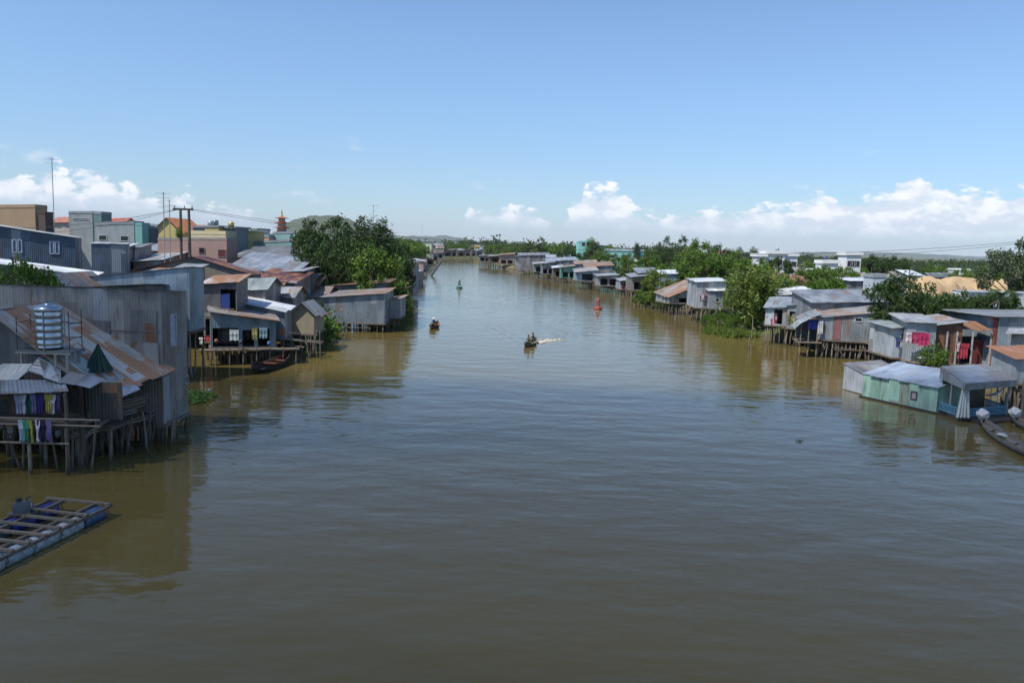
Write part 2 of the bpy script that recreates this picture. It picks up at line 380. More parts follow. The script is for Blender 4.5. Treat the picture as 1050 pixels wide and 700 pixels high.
# ------------------------------------------------------------------ buildings
def house(name, label, A, B, dep, back=0.0, cat='house', roof='shed', ridge=1.0, over=.35, wm=None, rm=None, fm=None,
          z0=None, stilts=None, foot=None, openings=(), wins=(), doors=(), nowall='', group=None, front_over=None, jit=.02, thick=1.0, parapet=.5, deck=True, braces=0):
    wm = wm or metal(ZN); rm = rm or metal(ZN, .3)
    xa, Da, ya, yat = A; xb, Db, yb, ybt = B
    pa = at(xa, ya, Da); pb = at(xb, yb, Db); za = pa.z; zb = pb.z
    if z0 is None: z0 = (za+zb)/2
    hA = zt(xa, yat, Da)-z0; hB = zt(xb, ybt, Db)-z0
    e = Vector((pb.x-pa.x, pb.y-pa.y, 0)); L = e.length; ang = math.atan2(e.y, e.x)
    ey = Vector((-e.y, e.x, 0)).normalized(); ex = e.normalized()
    org = Vector((pa.x, pa.y, z0)); ctr = org+ex*(L/2)+ey*(dep/2)
    root = thing(name, label, cat, ctr, ang, group)
    cx, cy_ = L/2, dep/2
    def lc(u, v, z): return Vector((u-cx, v-cy_, z))
    def base(u, v): return hA+(hB-hA)*u/L+back*v/dep
    if roof == 'gx': top = lambda u, v: base(u, v)+ridge*(1-abs(2*v/dep-1))
    elif roof == 'gy': top = lambda u, v: base(u, v)+ridge*(1-abs(2*u/L-1))
    else: top = base
    T = .07
    # walls
    mb = MB()
    sides = {'f': (L, lambda s: (s, 0)), 'b': (L, lambda s: (s, dep)), 'l': (dep, lambda s: (0, s)), 'r': (dep, lambda s: (L, s))}
    for sd_, (ln, fn) in sides.items():
        if sd_ in nowall: continue
        ops = [(o[1]*ln, o[2]*ln, o[3], o[4]) for o in openings if o[0] == sd_]
        lo, hi = (0, ln) if sd_ in 'fb' else (T, ln-T)
        us = sorted(set([lo, hi]+([ln/2] if (roof == 'gx' and sd_ in 'lr') or (roof == 'gy' and sd_ in 'fb') else [])+[x for o in ops for x in o[:2] if lo < x < hi]))
        def pt(s, z, inn):
            u, v = fn(s)
            if sd_ == 'f': v += T*inn
            elif sd_ == 'b': v -= T*inn
            elif sd_ == 'l': u += T*inn
            else: u -= T*inn
            return lc(u, v, z)
        for a_, b_ in zip(us, us[1:]):
            mid = (a_+b_)/2; cuts = [(o[2], o[3]) for o in ops if o[0] <= mid <= o[1]]
            ta, tb = top(*fn(a_)), top(*fn(b_))
            segs = []; z = 0.0
            for c0, c1 in sorted(cuts):
                if c0 > z+.01: segs.append((z, z, c0, c0))
                z = c1
            if min(ta, tb) > z+.01: segs.append((z, z, ta, tb))
            for q0, q1, r0_, r1 in segs:
                o_ = [pt(a_, q0, 0), pt(b_, q1, 0), pt(b_, r1, 0), pt(a_, r0_, 0)]; i_ = [pt(a_, q0, 1), pt(b_, q1, 1), pt(b_, r1, 1), pt(a_, r0_, 1)]
                uvo = [(a_, q0), (b_, q1), (b_, r1), (a_, r0_)]
                if sd_ in 'fr': mb.face(o_, uvo); mb.face(i_[::-1], uvo[::-1])
                else: mb.face(o_[::-1], uvo[::-1]); mb.face(i_, uvo)
                for k in range(4):
                    j = (k+1) % 4; mb.face([o_[k], i_[k], i_[j], o_[j]], [(a_, 0), (a_, .07), (b_, .07), (b_, 0)])
    if mb.f: mb.build('wall', wm, root)
    # roof
    rb = MB(); fo = over if front_over is None else front_over
    if roof == 'flat':
        b0 = [lc(0, 0, 0), lc(L, 0, 0), lc(L, dep, 0), lc(0, dep, 0)]
        hs_ = [top(0, 0), top(L, 0), top(L, dep), top(0, dep)]
        def ring(o, dz): return [Vector((p.x+sx*o, p.y+sy*o, h+dz)) for p, h, sx, sy in zip(b0, hs_, (-1, 1, 1, -1), (-1, -1, 1, 1))]
        rb.hexa(ring(over, .0), ring(over, .16)); 
        if parapet:
            O, I, O2, I2 = ring(over-.04, .16), ring(over-.22, .16), ring(over-.04, .16+parapet), ring(over-.22, .16+parapet)
            for k in range(4):
                j = (k+1) % 4
                rb.face([O[k], O[j], O2[j], O2[k]]); rb.face([I[j], I[k], I2[k], I2[j]]); rb.face([O2[k], O2[j], I2[j], I2[k]])
        rb.build('roof', rm, root)
    else:
        planes = []
        if roof == 'gx':
            planes = [(-over, L+over, -fo, dep/2, 'v', lambda u, v: base(u, v)+ridge*2*v/dep), (-over, L+over, dep/2, dep+over, 'v', lambda u, v: base(u, v)+ridge*2*(1-v/dep))]
        elif roof == 'gy':
            planes = [(-over, L/2, -fo, dep+over, 'u', lambda u, v: base(u, v)+ridge*2*u/L), (L/2, L+over, -fo, dep+over, 'u', lambda u, v: base(u, v)+ridge*2*(1-u/L))]
        else:
            planes = [(-over, L+over, -fo, dep+over, 'v' if abs(back)/dep >= abs(hB-hA)/L else 'u', base)]
        for u0_, u1_, v0_, v1_, d_, f_ in planes:
            across = (u1_-u0_) if d_ == 'v' else (v1_-v0_); along = (v1_-v0_) if d_ == 'v' else (u1_-u0_)
            na = max(1, round(across/.82)); nl = max(1, round(along/2.6))
            for i in range(na):
                for j in range(nl):
                    s0, s1 = i*across/na, (i+1)*across/na; l0, l1 = j*along/nl, (j+1)*along/nl
                    e0 = rnd.uniform(-.10, .12) if j == 0 else -.08; e1 = rnd.uniform(-.10, .12) if j == nl-1 else .08
                    if j == nl-1 and roof in ('gx', 'gy') : e1 = 0 if (f_ is planes[0][5]) else e1
                    if j == 0 and roof in ('gx', 'gy') and f_ is planes[-1][5]: e0 = 0
                    l0 -= e0; l1 += e1; lift = rnd.uniform(0, jit)+.03
                    cs = [(s0, l0), (s1, l0), (s1, l1), (s0, l1)]
                    pts_ = []
                    for s_, l_ in cs:
                        u, v = (u0_+s_, v0_+l_) if d_ == 'v' else (u0_+l_, v0_+s_)
                        pts_.append(lc(u, v, f_(u, v)+lift+rnd.uniform(0, jit)))
                    if d_ == 'u': pts_ = [pts_[0], pts_[3], pts_[2], pts_[1]]; cs = [cs[0], cs[3], cs[2], cs[1]]
                    rb.hexa([p-Vector((0, 0, .025)) for p in pts_], pts_, [(c[0], c[1]) for c in cs])
        rb.build('roof', rm, root)
    # floor
    if deck and stilts:
        fb = MB(); fb.box(-cx-.12, cx+.12, -cy_-.12, cy_+.12, -.16, -.01); fb.build('floor_deck', M_deck, root)
    elif not stilts and foot is None:
        pass
    # openings with frames
    def place(side, fr, zc, w_, h_, nm, pane, fmat):
        ln, fn = sides[side]; s_ = fr*ln
        o = {'f': (Vector((1, 0, 0)), Vector((0, -1, 0))), 'b': (Vector((-1, 0, 0)), Vector((0, 1, 0))), 'l': (Vector((0, -1, 0)), Vector((-1, 0, 0))), 'r': (Vector((0, 1, 0)), Vector((1, 0, 0)))}[side]
        c = lc(*fn(s_), zc); ax, nn = o; z = Vector((0, 0, 1)); wf = min(.09, w_*.14)
        fb = MB()
        for sx, sz, ww, hh in ((-1, 0, wf, h_), (1, 0, wf, h_), (0, 1, w_, wf), (0, -1, w_, wf)):
            cc_ = c+ax*(sx*(w_/2-wf/2))+z*(sz*(h_/2-wf/2)); 
            hw = ww/2-(wf if sz else 0); hh2 = hh/2
            q = [cc_-ax*hw-z*hh2, cc_+ax*hw-z*hh2, cc_+ax*hw+z*hh2, cc_-ax*hw+z*hh2]
            fb.hexa([p+nn*.004 for p in (q[3], q[2], q[1], q[0])], [p+nn*.06 for p in (q[3], q[2], q[1], q[0])])
        fo_ = fb.build(nm, fmat, root)
        pb_ = MB(); q = [c-ax*(w_/2-wf)-z*(h_/2-wf), c+ax*(w_/2-wf)-z*(h_/2-wf), c+ax*(w_/2-wf)+z*(h_/2-wf), c-ax*(w_/2-wf)+z*(h_/2-wf)]
        pb_.hexa([p+nn*.003 for p in (q[3], q[2], q[1], q[0])], [p+nn*.02 for p in (q[3], q[2], q[1], q[0])])
        pb_.build('pane' if nm == 'window' else 'panel', pane, fo_)
    for w_ in wins: place(w_[0], w_[1], w_[2], w_[3], w_[4], 'window', w_[5] if len(w_) > 5 else M_glass, fm or M_frame)
    for d_ in doors: place(d_[0], d_[1], d_[3]/2+.02, d_[2], d_[3], 'door', d_[4], fm or M_wood)
    # stilts
    if stilts:
        nx, ny = stilts; mi = root.matrix_basis
        for j in range(ny):
            for i in range(nx):
                u = .12+(L-.24)*i/max(1, nx-1) if nx > 1 else L/2; v = .12+(dep-.24)*j/max(1, ny-1) if ny > 1 else .1
                wp = Matrix.Rotation(ang, 3, 'Z') @ lc(u, v, 0) + ctr
                fz = min(gz(wp.x, wp.y), z0-.4) if foot != 'water' else -.9
                fz = max(fz, -.9)-z0
                k = (.12 if j else .22)
                stilt(root, lc(u, v, -.02), lc(u+rnd.uniform(-k, k), v+rnd.uniform(-k, k), fz), None, thick*rnd.uniform(.75, 1.2))
        bb = MB()
        for i in range(braces):
            u = rnd.uniform(0, L*.8); v = rnd.choice([.05, dep*.5])
            bb = MB(); bb.tube([lc(u, v, -.1), lc(u+rnd.uniform(-1.5, 1.8), v-.25, -z0-.4)], .05, 5); bb.build('brace', M_log, root)
        for i in range(max(0, braces//4)):
            zz = -rnd.uniform(.3, max(.5, z0-.5)); ua = rnd.uniform(0, L*.4); bb = MB(); bb.tube([lc(ua, -.1, zz), lc(rnd.uniform(L*.6, L), -.1, zz+rnd.uniform(-.35, .35))], .045, 5); bb.build('brace', M_log, root)
    root['_'] = 0; del root['_']
    return root, lc, dict(L=L, dep=dep, z0=z0, ang=ang, ctr=ctr, hA=hA, hB=hB)
def wpt(info, p): return Matrix.Rotation(info['ang'], 3, 'Z') @ Vector(p) + info['ctr']

# ------------------------------------------------------------------ trees
def crown_mesh(seed, kind, mat):
    r_ = random.Random(seed); mb = MB(); v = mb.v; f = mb.f
    def leaf(p, s, drp=0.0, el=1.0):
        n = Vector((r_.gauss(0, 1), r_.gauss(0, 1), r_.gauss(0, .8)+.5)).normalized()
        a = n.cross(Vector((r_.gauss(0, 1), r_.gauss(0, 1), r_.gauss(0, 1)-drp))).normalized()*s; b = n.cross(a)*.45/el; a = a*el
        i = len(v); v.extend([tuple(p-a), tuple(p-b*.9+a*.1), tuple(p+a), tuple(p+b+a*.1)]); f.append((i, i+1, i+2, i+3))
    tr = []
    if kind == 'broad' or kind == 'low':
        Hh, Rr, base = (10, 4.6, 2.6) if kind == 'broad' else (7, 4.6, 1.2); nc = 62
        for c in range(nc):
            th = r_.uniform(0, 6.283); zz = r_.uniform(-1, 1); rr = math.sqrt(1-zz*zz)*r_.uniform(.5, 1.0)**.5
            lump = 1+.35*noise.noise(Vector((math.cos(th)*1.3+seed, math.sin(th)*1.3, zz*1.3)))*1.6
            cc_ = Vector((math.cos(th)*rr*Rr*lump, math.sin(th)*rr*Rr*lump, base+(Hh-base)/2+zz*(Hh-base)/2*lump*.92))
            cr_ = r_.uniform(.55, 1.25); tr.append(cc_)
            for q in range(int(125*cr_)):
                d = Vector((r_.gauss(0, 1), r_.gauss(0, 1), r_.gauss(0, .7))).normalized()*cr_*r_.uniform(.45, 1.12)
                leaf(cc_+d, r_.uniform(.16, .30))
    elif kind == 'wispy':               # casuarina
        for c in range(52):
            h = 2.5+8.3*(c/52)**.8+r_.uniform(-.3, .3); rr = (1.9*(1-(h-2.5)/9.3)**.7+.35)*r_.uniform(.5, 1.3); th = r_.uniform(0, 6.283)
            cc_ = Vector((math.cos(th)*rr, math.sin(th)*rr, h+rr*.4)); tr.append(cc_)
            for q in range(60):
                d = Vector((r_.gauss(0, .45), r_.gauss(0, .45), r_.gauss(0, .6))); leaf(cc_+d, r_.uniform(.14, .3), 2.0, 1.5)
    elif kind == 'bamboo':
        for c in range(46):
            th = r_.uniform(0, 6.283); sp_ = r_.uniform(.6, 4.2); hh = r_.uniform(5.5, 10)-sp_*.55; pr = None
            for k in range(3, 15):
                q = k/14; p = Vector((math.cos(th)*(.5+sp_*q**2), math.sin(th)*(.5+sp_*q**2), hh*(q*1.25-.33*q**3)))
                for l_ in range(13): leaf(p+Vector((r_.gauss(0, .42), r_.gauss(0, .42), r_.gauss(-.1, .42))), r_.uniform(.16, .32), 1.6, 1.35)
            tr.append(Vector((math.cos(th)*(.5+sp_), math.sin(th)*(.5+sp_), hh*.92)))
    elif kind == 'spire':               # taller irregular tree with several leaders
        for c in range(64):
            lead = r_.choice([(-1.6, .4, 9.0), (.6, -.5, 11), (2.1, .8, 8.3), (-.4, 1.2, 9.8)]); q = r_.uniform(.12, 1)
            rr = 2.3*(1-q)**.6+.3; th = r_.uniform(0, 6.283); 
            cc_ = Vector((lead[0]*q**.7+math.cos(th)*rr*r_.uniform(.4, 1), lead[1]*q+math.sin(th)*rr*r_.uniform(.4, 1), 1.6+(lead[2]-1.6)*q)); tr.append(cc_)
            cr_ = r_.uniform(.4, .95)
            for k in range(int(110*cr_)):
                d = Vector((r_.gauss(0, 1), r_.gauss(0, 1), r_.gauss(0, .8))).normalized()*cr_*r_.uniform(.4, 1.15); leaf(cc_+d, r_.uniform(.12, .25))
    elif kind == 'shrub':
        for c in range(24):
            th = r_.uniform(0, 6.283); rr = r_.uniform(0, 1.5); cc_ = Vector((math.cos(th)*rr, math.sin(th)*rr, r_.uniform(.3, 2.1)-rr*.4)); tr.append(cc_)
            for k in range(60): leaf(cc_+Vector((r_.gauss(0, .35), r_.gauss(0, .35), r_.gauss(0, .3))), r_.uniform(.09, .2))
    elif kind == 'grass':
        for c in range(900):
            th = r_.uniform(0, 6.283); rr = 1.8*math.sqrt(r_.random()); b_ = Vector((math.cos(th)*rr*1.5, math.sin(th)*rr*.8, 0)); hh = r_.uniform(.4, 1.3)
            tip = b_+Vector((r_.gauss(0, .35), r_.gauss(0, .3), hh)); w_ = Vector((r_.uniform(-.05, .05), .03, 0)); i = len(v)
            v.extend([tuple(b_-w_), tuple(b_+w_), tuple((b_+tip)/2+w_*.9+Vector((0, 0, .1))), tuple(tip)]); f.append((i, i+1, i+2, i+3))
    elif kind == 'palm':
        for c in range(17):
            th = c*2.4; tilt = r_.uniform(-.2, .9); L_ = r_.uniform(2.2, 3)
            for k in range(1, 20):
                q = k/19; p = Vector((math.cos(th)*L_*q, math.sin(th)*L_*q, 8+L_*(q*tilt-.75*q*q))); sd_ = Vector((-math.sin(th), math.cos(th), -.5))
                for sg in (-1, 1):
                    e = p+Vector((sd_.x*sg, sd_.y*sg, -.45))*(.75*(1-q*.6)); a = Vector((math.cos(th), math.sin(th), 0))*.05; i = len(v)
                    v.extend([tuple(p-a), tuple(p+a), tuple(e+a*.5), tuple(e)]); f.append((i, i+1, i+2, i+3))
        tr = [Vector((0, 0, 8))]
    me = bpy.data.meshes.new('crown'); me.from_pydata(v, [], f); me.materials.append(mat)
    tb = MB()
    if kind == 'bamboo':
        for p in tr[::2]: tb.tube([(p.x*.08, p.y*.08, 0), (p.x*.18, p.y*.18, p.z*.5), (p.x*.5, p.y*.5, p.z*.85), p], [.07, .06, .045, .02], 5)
    elif kind == 'palm': tb.tube([(0, 0, 0), (.25, 0, 2.5), (.2, 0, 5.5), (0, 0, 8)], [.2, .14, .12, .1], 7)
    elif kind == 'grass': pass
    else:
        Ht = max(p.z for p in tr) if tr else 1
        s_ = 1 if kind != 'shrub' else .35
        tb.tube([(0, 0, -.3), (.1*s_, .05, Ht*.22), (-.1*s_, .1*s_, Ht*.5), (0, 0, Ht*.8)], [.26*s_, .2*s_, .14*s_, .04*s_], 8)
        for p in tr[::4]:
            b0 = Vector((0, 0, min(p.z*.5, Ht*.55))); tb.tube([b0, (b0+p)/2+Vector((0, 0, .25*s_)), p], [.1*s_, .07*s_, .03*s_], 5)
    tm_ = tb.mesh('trunk', M_bark) if tb.f else None
    return me, tm_
M_bark = log_mat((.15, .12, .09))
LG = leaf_mat((.028, .060, .013), (.085, .115, .016), .38)
LM = leaf_mat((.066, .135, .015), (.16, .21, .025), .5)
LY = leaf_mat((.080, .135, .018), (.21, .22, .05), .5)
LB = leaf_mat((.06, .09, .045), (.13, .15, .06), .4)
TP = {}
def proto(kind, mat, seed):
    k = (kind, mat.name, seed)
    if k not in TP: TP[k] = crown_mesh(seed, kind, mat)
    return TP[k]
HT = {'broad': 10.4, 'low': 7.2, 'wispy': 11.5, 'bamboo': 8.8, 'spire': 11.2, 'shrub': 2.5, 'grass': 1.2, 'palm': 8.8}
def tree(kind, mat, seed, x, D, ytop, wide=1.0, label='', name=None, cat='tree', group=None, z0=None, sink=0.0):
    p = at(x, 270, D); z = gz(p.x, p.y) if z0 is None else z0
    z = max(z, -.1) - sink
    s = (zt(x, ytop, D)-z)/HT[kind]; s = max(s, .25)
    root = thing(name or 'tree', label, cat, (p.x, p.y, z), rnd.uniform(0, 6.28), group)
    cm, tm_ = proto(kind, mat, seed)
    if tm_: mobj('trunk', tm_, root, None, None, (s, s, s))
    mobj('crown' if kind != 'grass' else 'blades', cm, root, None, None, (s*wide, s*wide, s))
    return root
GREY = metal((.27, .295, .32), .18); GREY2 = metal((.33, .36, .38), .30); DKBL = metal((.085, .12, .175), .04, .55, .25); BLUISH = metal((.25, .33, .39), .10)
PALE = metal((.42, .46, .49), .12); DARKZ = metal((.17, .165, .17), .25); RUSTY = metal((.26, .26, .26), .75); RUSTM = metal((.30, .31, .31), .50); VRUST = metal((.2, .13, .1), .95)
WHITE = metal((.66, .68, .70), .05, .35, .15); GREEN = metal((.30, .47, .38), .16, .65, .03); REDM = metal((.15, .05, .04), .45); BROWN = metal((.13, .065, .045), .55)
BLUEM = plain((.02, .05, .22), .5, 0, 'blue_paint'); M_red = plain((.35, .04, .03), .6)

# ============================================================ LEFT BANK, NEAR
# grey corrugated shed on stilts
Ds = dw(168, 453)
shed, lcS, iS = house('stilt_shed', 'large windowless grey corrugated shed rising behind the rust striped roof', (-60, Ds, 428, 290), (168, Ds, 435, 298), 3.2, -.25,
      cat='shed', wm=metal((.285, .265, .24), .14, .7, .1), rm=DARKZ, stilts=(13, 3), foot='water', over=.12, braces=6,
      wins=[('r', .42, 4.9, .8, 1.75, plain((.30, .38, .50), .3, 0, 'pale_glass')), ('r', .93, 1.9, .35, .5)])
PT = metal((.21, .205, .195), .3, .7, .1); PT2 = metal((.33, .32, .30), .2, .7, .1)
r_ = random.Random(12)
for k in range(16):
    u_ = iS['L']/2-r_.uniform(.6, 11.5); w_, h_ = r_.uniform(.5, 1.7), r_.uniform(.8, 2.4); z_ = r_.uniform(1.0, 6.1-h_); y_ = -iS['dep']/2-.008-.002*k; s_ = r_.uniform(-.03, .03)
    mb = MB(); b4 = [Vector((u_-w_/2, y_-.014, z_)), Vector((u_+w_/2, y_-.014, z_+s_)), Vector((u_+w_/2-s_, y_, z_+s_)), Vector((u_-w_/2-s_, y_, z_))]
    b4 = [Vector((u_-w_/2, y_-.012, z_)), Vector((u_+w_/2, y_-.03, z_+s_)), Vector((u_+w_/2, y_, z_+s_)), Vector((u_-w_/2, y_, z_))]
    mb.hexa(b4, [v+Vector((s_, 0, h_)) for v in b4]); mb.build('patch_sheet', PT if k % 2 else PT2, shed)
for z_ in (2.35, 4.9):
    mb = MB(); mb.beam((-iS['L']/2+.1, -iS['dep']/2-.055, z_), (iS['L']/2-.05, -iS['dep']/2-.055, z_+.04), .03, .05); mb.build('lap_strip', PT, shed)
# rust striped roof house
D1, D2 = dw(105, 470), 42.0
pn, pf = at(105, 410, 37.2), at(178, 378, 41.6)
rr = thing('stilt_house', 'weathered stilt house under a broad grey roof striped with orange rust', 'house', (pn.x-3, (pn.y+pf.y)/2, 2.2), 0)
def rel(root, p): return Matrix.Rotation(-root.rotation_euler.z, 3, 'Z') @ (Vector(p)-Vector(root.location))
ridge_f = at(60, 308, 41.6); ridge_n = Vector((ridge_f.x-.6, 37.0, ridge_f.z-.25))
far_e = pf; near_e = Vector((pn.x, 37.2, pn.z))
def roof_quad(name, mat, root, c, along=2.6, thick_=.03, jit=.025, mesh_only=False, sheet=.82, rag=.15):
    # c: eave-left, eave-right, top-right, top-left (world); sheets laid as overlapping corrugated strips
    a, b_, c2, d = [Vector(q) for q in c]; mb = MB(); na = max(1, round((b_-a).length/sheet)); nl = max(1, round((d-a).length/along))
    P_ = lambda s_, l_: (a*(1-s_)+b_*s_)*(1-l_)+(d*(1-s_)+c2*s_)*l_
    for i in range(na):
        r1, r2 = rnd.uniform(-rag, rag), rnd.uniform(-rag*.5, rag*.5)
        for j in range(nl):
            l0 = j/nl-(.03 if j else r1/ (d-a).length); l1 = (j+1)/nl+(.02 if j < nl-1 else r2/(d-a).length); lift = rnd.uniform(0, jit)
            q = [P_(i/na-.012, l0), P_((i+1)/na+.012, l0), P_((i+1)/na+.012, l1), P_(i/na-.012, l1)]
            q = [p+Vector((0, 0, lift+rnd.uniform(0, jit))) for p in q]
            W, Lh = (b_-a).length, (d-a).length
            mb.hexa([rel(root, p-Vector((0, 0, thick_))) for p in q], [rel(root, p) for p in q], [(i/na*W+.02, l0*Lh), ((i+1)/na*W-.02, l0*Lh), ((i+1)/na*W-.02, l1*Lh), (i/na*W+.02, l1*Lh)])
    return mb.build(name, mat, root)
rust_stripe = metal((.60, .60, .55), .66, .6, .1, .74, .62, ((.20, .075, .035), (.48, .25, .12)))
roof_quad('roof', rust_stripe, rr, (near_e, far_e, ridge_f, ridge_n), along=2.4)
far_back = Vector((ridge_f.x-7, ridge_f.y, ridge_f.z-3.6)); near_back = Vector((ridge_n.x-7, ridge_n.y, ridge_n.z-3.6))
roof_quad('roof', rust_stripe, rr, (far_back, near_back, ridge_n, ridge_f))
def wall_poly(name, mat, root, pts, th=.06):      # vertical wall with thickness from a world polygon
    mb = MB(); p = [Vector(q) for q in pts]; nn = (p[1]-p[0]).cross(p[2]-p[0]).normalized()*th
    mb.face([rel(root, q) for q in p]); mb.face([rel(root, q-nn) for q in p[::-1]])
    for i in range(len(p)):
        j = (i+1) % len(p); mb.face([rel(root, q) for q in (p[i], p[i]-nn, p[j]-nn, p[j])])
    return mb.build(name, mat, root)
yn, yf = near_e.y+.5, far_e.y-.4
def roof_z(x): return near_e.z+(ridge_n.z-near_e.z)*(near_e.x-x)/(near_e.x-ridge_n.x)-.08
x1, x0 = near_e.x-.6, ridge_n.x-6
wall_poly('wall', DARKZ, rr, [(x0, yn, 2.0), (x1, yn, 2.0), (x1, yn, roof_z(x1)), (ridge_n.x, yn, roof_z(ridge_n.x)), (x0, yn, near_back.z+.35)])
wall_poly('wall', metal((.10, .09, .085), .4), rr, [(x1, yn+.07, 1.6), (x1+.45, yf, 1.6), (x1+.45, yf, near_e.z+.35), (x1, yn+.07, near_e.z+.0)])
wall_poly('wall', DARKZ, rr, [(x0, yf, 2.0), (x0, yf, near_back.z+.3), (ridge_n.x, yf, ridge_n.z-.4), (x1+.4, yf, near_e.z+.3), (x1+.4, yf, 2.0)])
mb = MB(); 
for q in ((x0, x1+.8, yn-.1, yf+.1, 1.45, 1.6),): mb.box(q[0]-rr.location.x, q[1]-rr.location.x, q[2]-rr.location.y, q[3]-rr.location.y, q[4]-2.2, q[5]-2.2)
mb.build('floor_deck', M_deck, rr)
for i in range(6):
    for j in range(3):
        X = x1+.7-i*1.7; Yv = yn+j*(yf-yn)/2; stilt(rr, rel(rr, (X, Yv, 1.5)), rel(rr, (X+rnd.uniform(-.15, .15), Yv+rnd.uniform(-.1, .1), -.9)), None, 1.1)

# front lean-to with laundry deck
def box_from(root, mb, x0, x1, y0, y1, z0, z1):
    o = root.location; mb.box(x0-o.x, x1-o.x, y0-o.y, y1-o.y, z0-o.z, z1-o.z)
Df = dw(68, 487)
pR = at(68, 402, Df+.2); awz = pR.z
lt = thing('lean_to', 'dark open lean-to on poles with a narrow grey awning above hanging laundry', 'lean-to', (pR.x-2.5, Df+.5, 1.6))
aL, aR = at(-55, 405, Df-.1), at(69, 402, Df-.1); bL, bR = at(-52, 389, Df+.9), at(64, 390, Df+.9)
roof_quad('awning', metal((.23, .26, .29), .12), lt, (aL, aR, bR, bL), rag=.05)
q = [at(28, 380, Df+1.0), at(62, 391, Df+.6), at(62, 378, Df+2.2), at(40, 366, Df+1.8)]
roof_quad('roof', metal((.40, .42, .44), .15), lt, q, rag=.12)
q = [at(60, 391, Df+.5), at(92, 398, Df+.7), at(108, 389, Df+2.0), at(72, 381, Df+2.0)]
roof_quad('roof', metal((.42, .47, .53), .05), lt, q, rag=.05)
q = [at(-30, 396, Df+.7), at(16, 391, Df+.9), at(36, 374, Df+1.9), at(-30, 374, Df+1.9)]
roof_quad('roof', rust_stripe, lt, q)
q = [at(110, 403, Df+2.4), at(120, 409, Df+1.9), at(144, 399, Df+3.7), at(137, 394, Df+4.0)]
roof_quad('roof', metal((.40, .46, .58), .04), lt, q, rag=.03)
fl = 2.45
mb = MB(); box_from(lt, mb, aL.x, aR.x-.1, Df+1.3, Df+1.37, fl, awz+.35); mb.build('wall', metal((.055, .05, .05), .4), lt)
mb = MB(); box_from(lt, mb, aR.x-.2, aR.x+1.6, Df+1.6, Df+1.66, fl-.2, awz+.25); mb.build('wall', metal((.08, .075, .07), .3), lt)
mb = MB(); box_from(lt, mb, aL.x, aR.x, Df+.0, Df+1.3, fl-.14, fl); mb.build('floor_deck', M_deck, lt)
mb = MB()
for z_ in (zt(40, 429, Df), zt(40, 433, Df)-.1): mb.tube([rel(lt, (aL.x, Df-.12, z_)), rel(lt, (aR.x+1.4, Df-.05, z_+.02))], .045, 6)
mb.tube([rel(lt, (aL.x, Df-.1, zt(40, 454, Df))), rel(lt, (aR.x, Df-.1, zt(60, 454, Df)))], .05, 6)
mb.build('railing', M_logp, lt)
for px_, dd in ((30, .0), (68, .0), (-8, 0), (46, 1.2), (84, 1.0), (14, 1.4), (-20, 1.2)):
    p = at(px_, 440, Df+dd); stilt(lt, rel(lt, (p.x, p.y, awz if dd == 0 and px_ != 30 else fl)), rel(lt, (p.x+rnd.uniform(-.05, .05), p.y, -1.0)), None, 1.25)
for k in range(6):
    x_ = aL.x+.8+k*1.1; mb = MB(); mb.tube([rel(lt, (x_, Df+.6, fl)), rel(lt, (x_+rnd.uniform(-1, 1.4), Df+.4, -.5))], .05, 5); mb.build('brace', M_log, lt)

# jumble of poles: bamboo walkway at the shed's feet
wk = thing('bamboo_walkway', 'tangled bamboo walkway with leaning poles beside the rust roofed house', 'walkway', (-18.5, 39, 1.2))
mb = MB()
def pxp(x, y, D): return rel(wk, at(x, y, D))
for a_, b_ in (((70, 428, 36), (152, 404, 41)), ((68, 438, 36), (150, 412, 41)), ((72, 446, 36), (158, 425, 41)), ((80, 452, 36), (120, 420, 38)), ((86, 430, 36.5), (140, 420, 40)), ((70, 418, 36.5), (120, 412, 38)), ((90, 424, 36.5), (150, 408, 41))):
    for k in range(2): mb.tube([pxp(a_[0], a_[1]+k*3, a_[2]), pxp(b_[0], b_[1]+k*2.5, b_[2])], .035+.012*k, 5)
mb.build('rails', M_logp, wk)
mb = MB()
c = [at(72, 433, 36.6), at(150, 416, 41), at(146, 410, 42), at(74, 424, 37.4)]
for i in range(26):
    s_ = i/26; p = c[0].lerp(c[1], s_); q = c[3].lerp(c[2], s_); mb.beam(rel(wk, p), rel(wk, q+Vector((0, rnd.uniform(0, .2), rnd.uniform(-.04, .04)))), .13, .03)
mb.build('boards', M_deck, wk)
for k in range(26):
    x_ = rnd.uniform(76, 184); D_ = 36.8+(x_-76)/108*4.6+rnd.uniform(-.6, 1.2); yt_ = 436-(x_-76)*.13+rnd.uniform(-8, 8)
    p = at(x_, yt_, D_); stilt(wk, rel(wk, p), rel(wk, (p.x+rnd.uniform(-.35, .35), p.y+rnd.uniform(-.2, .2), -.9)), None, .8)
mb = MB()
for k in range(9):
    x_ = rnd.uniform(85, 160); D_ = 37.4+(x_-76)/108*4.4; mb.tube([pxp(x_, 425, D_), pxp(x_+rnd.uniform(-24, 24), 465, D_)], .035, 5)
mb.build('bracing_poles', M_log, wk)

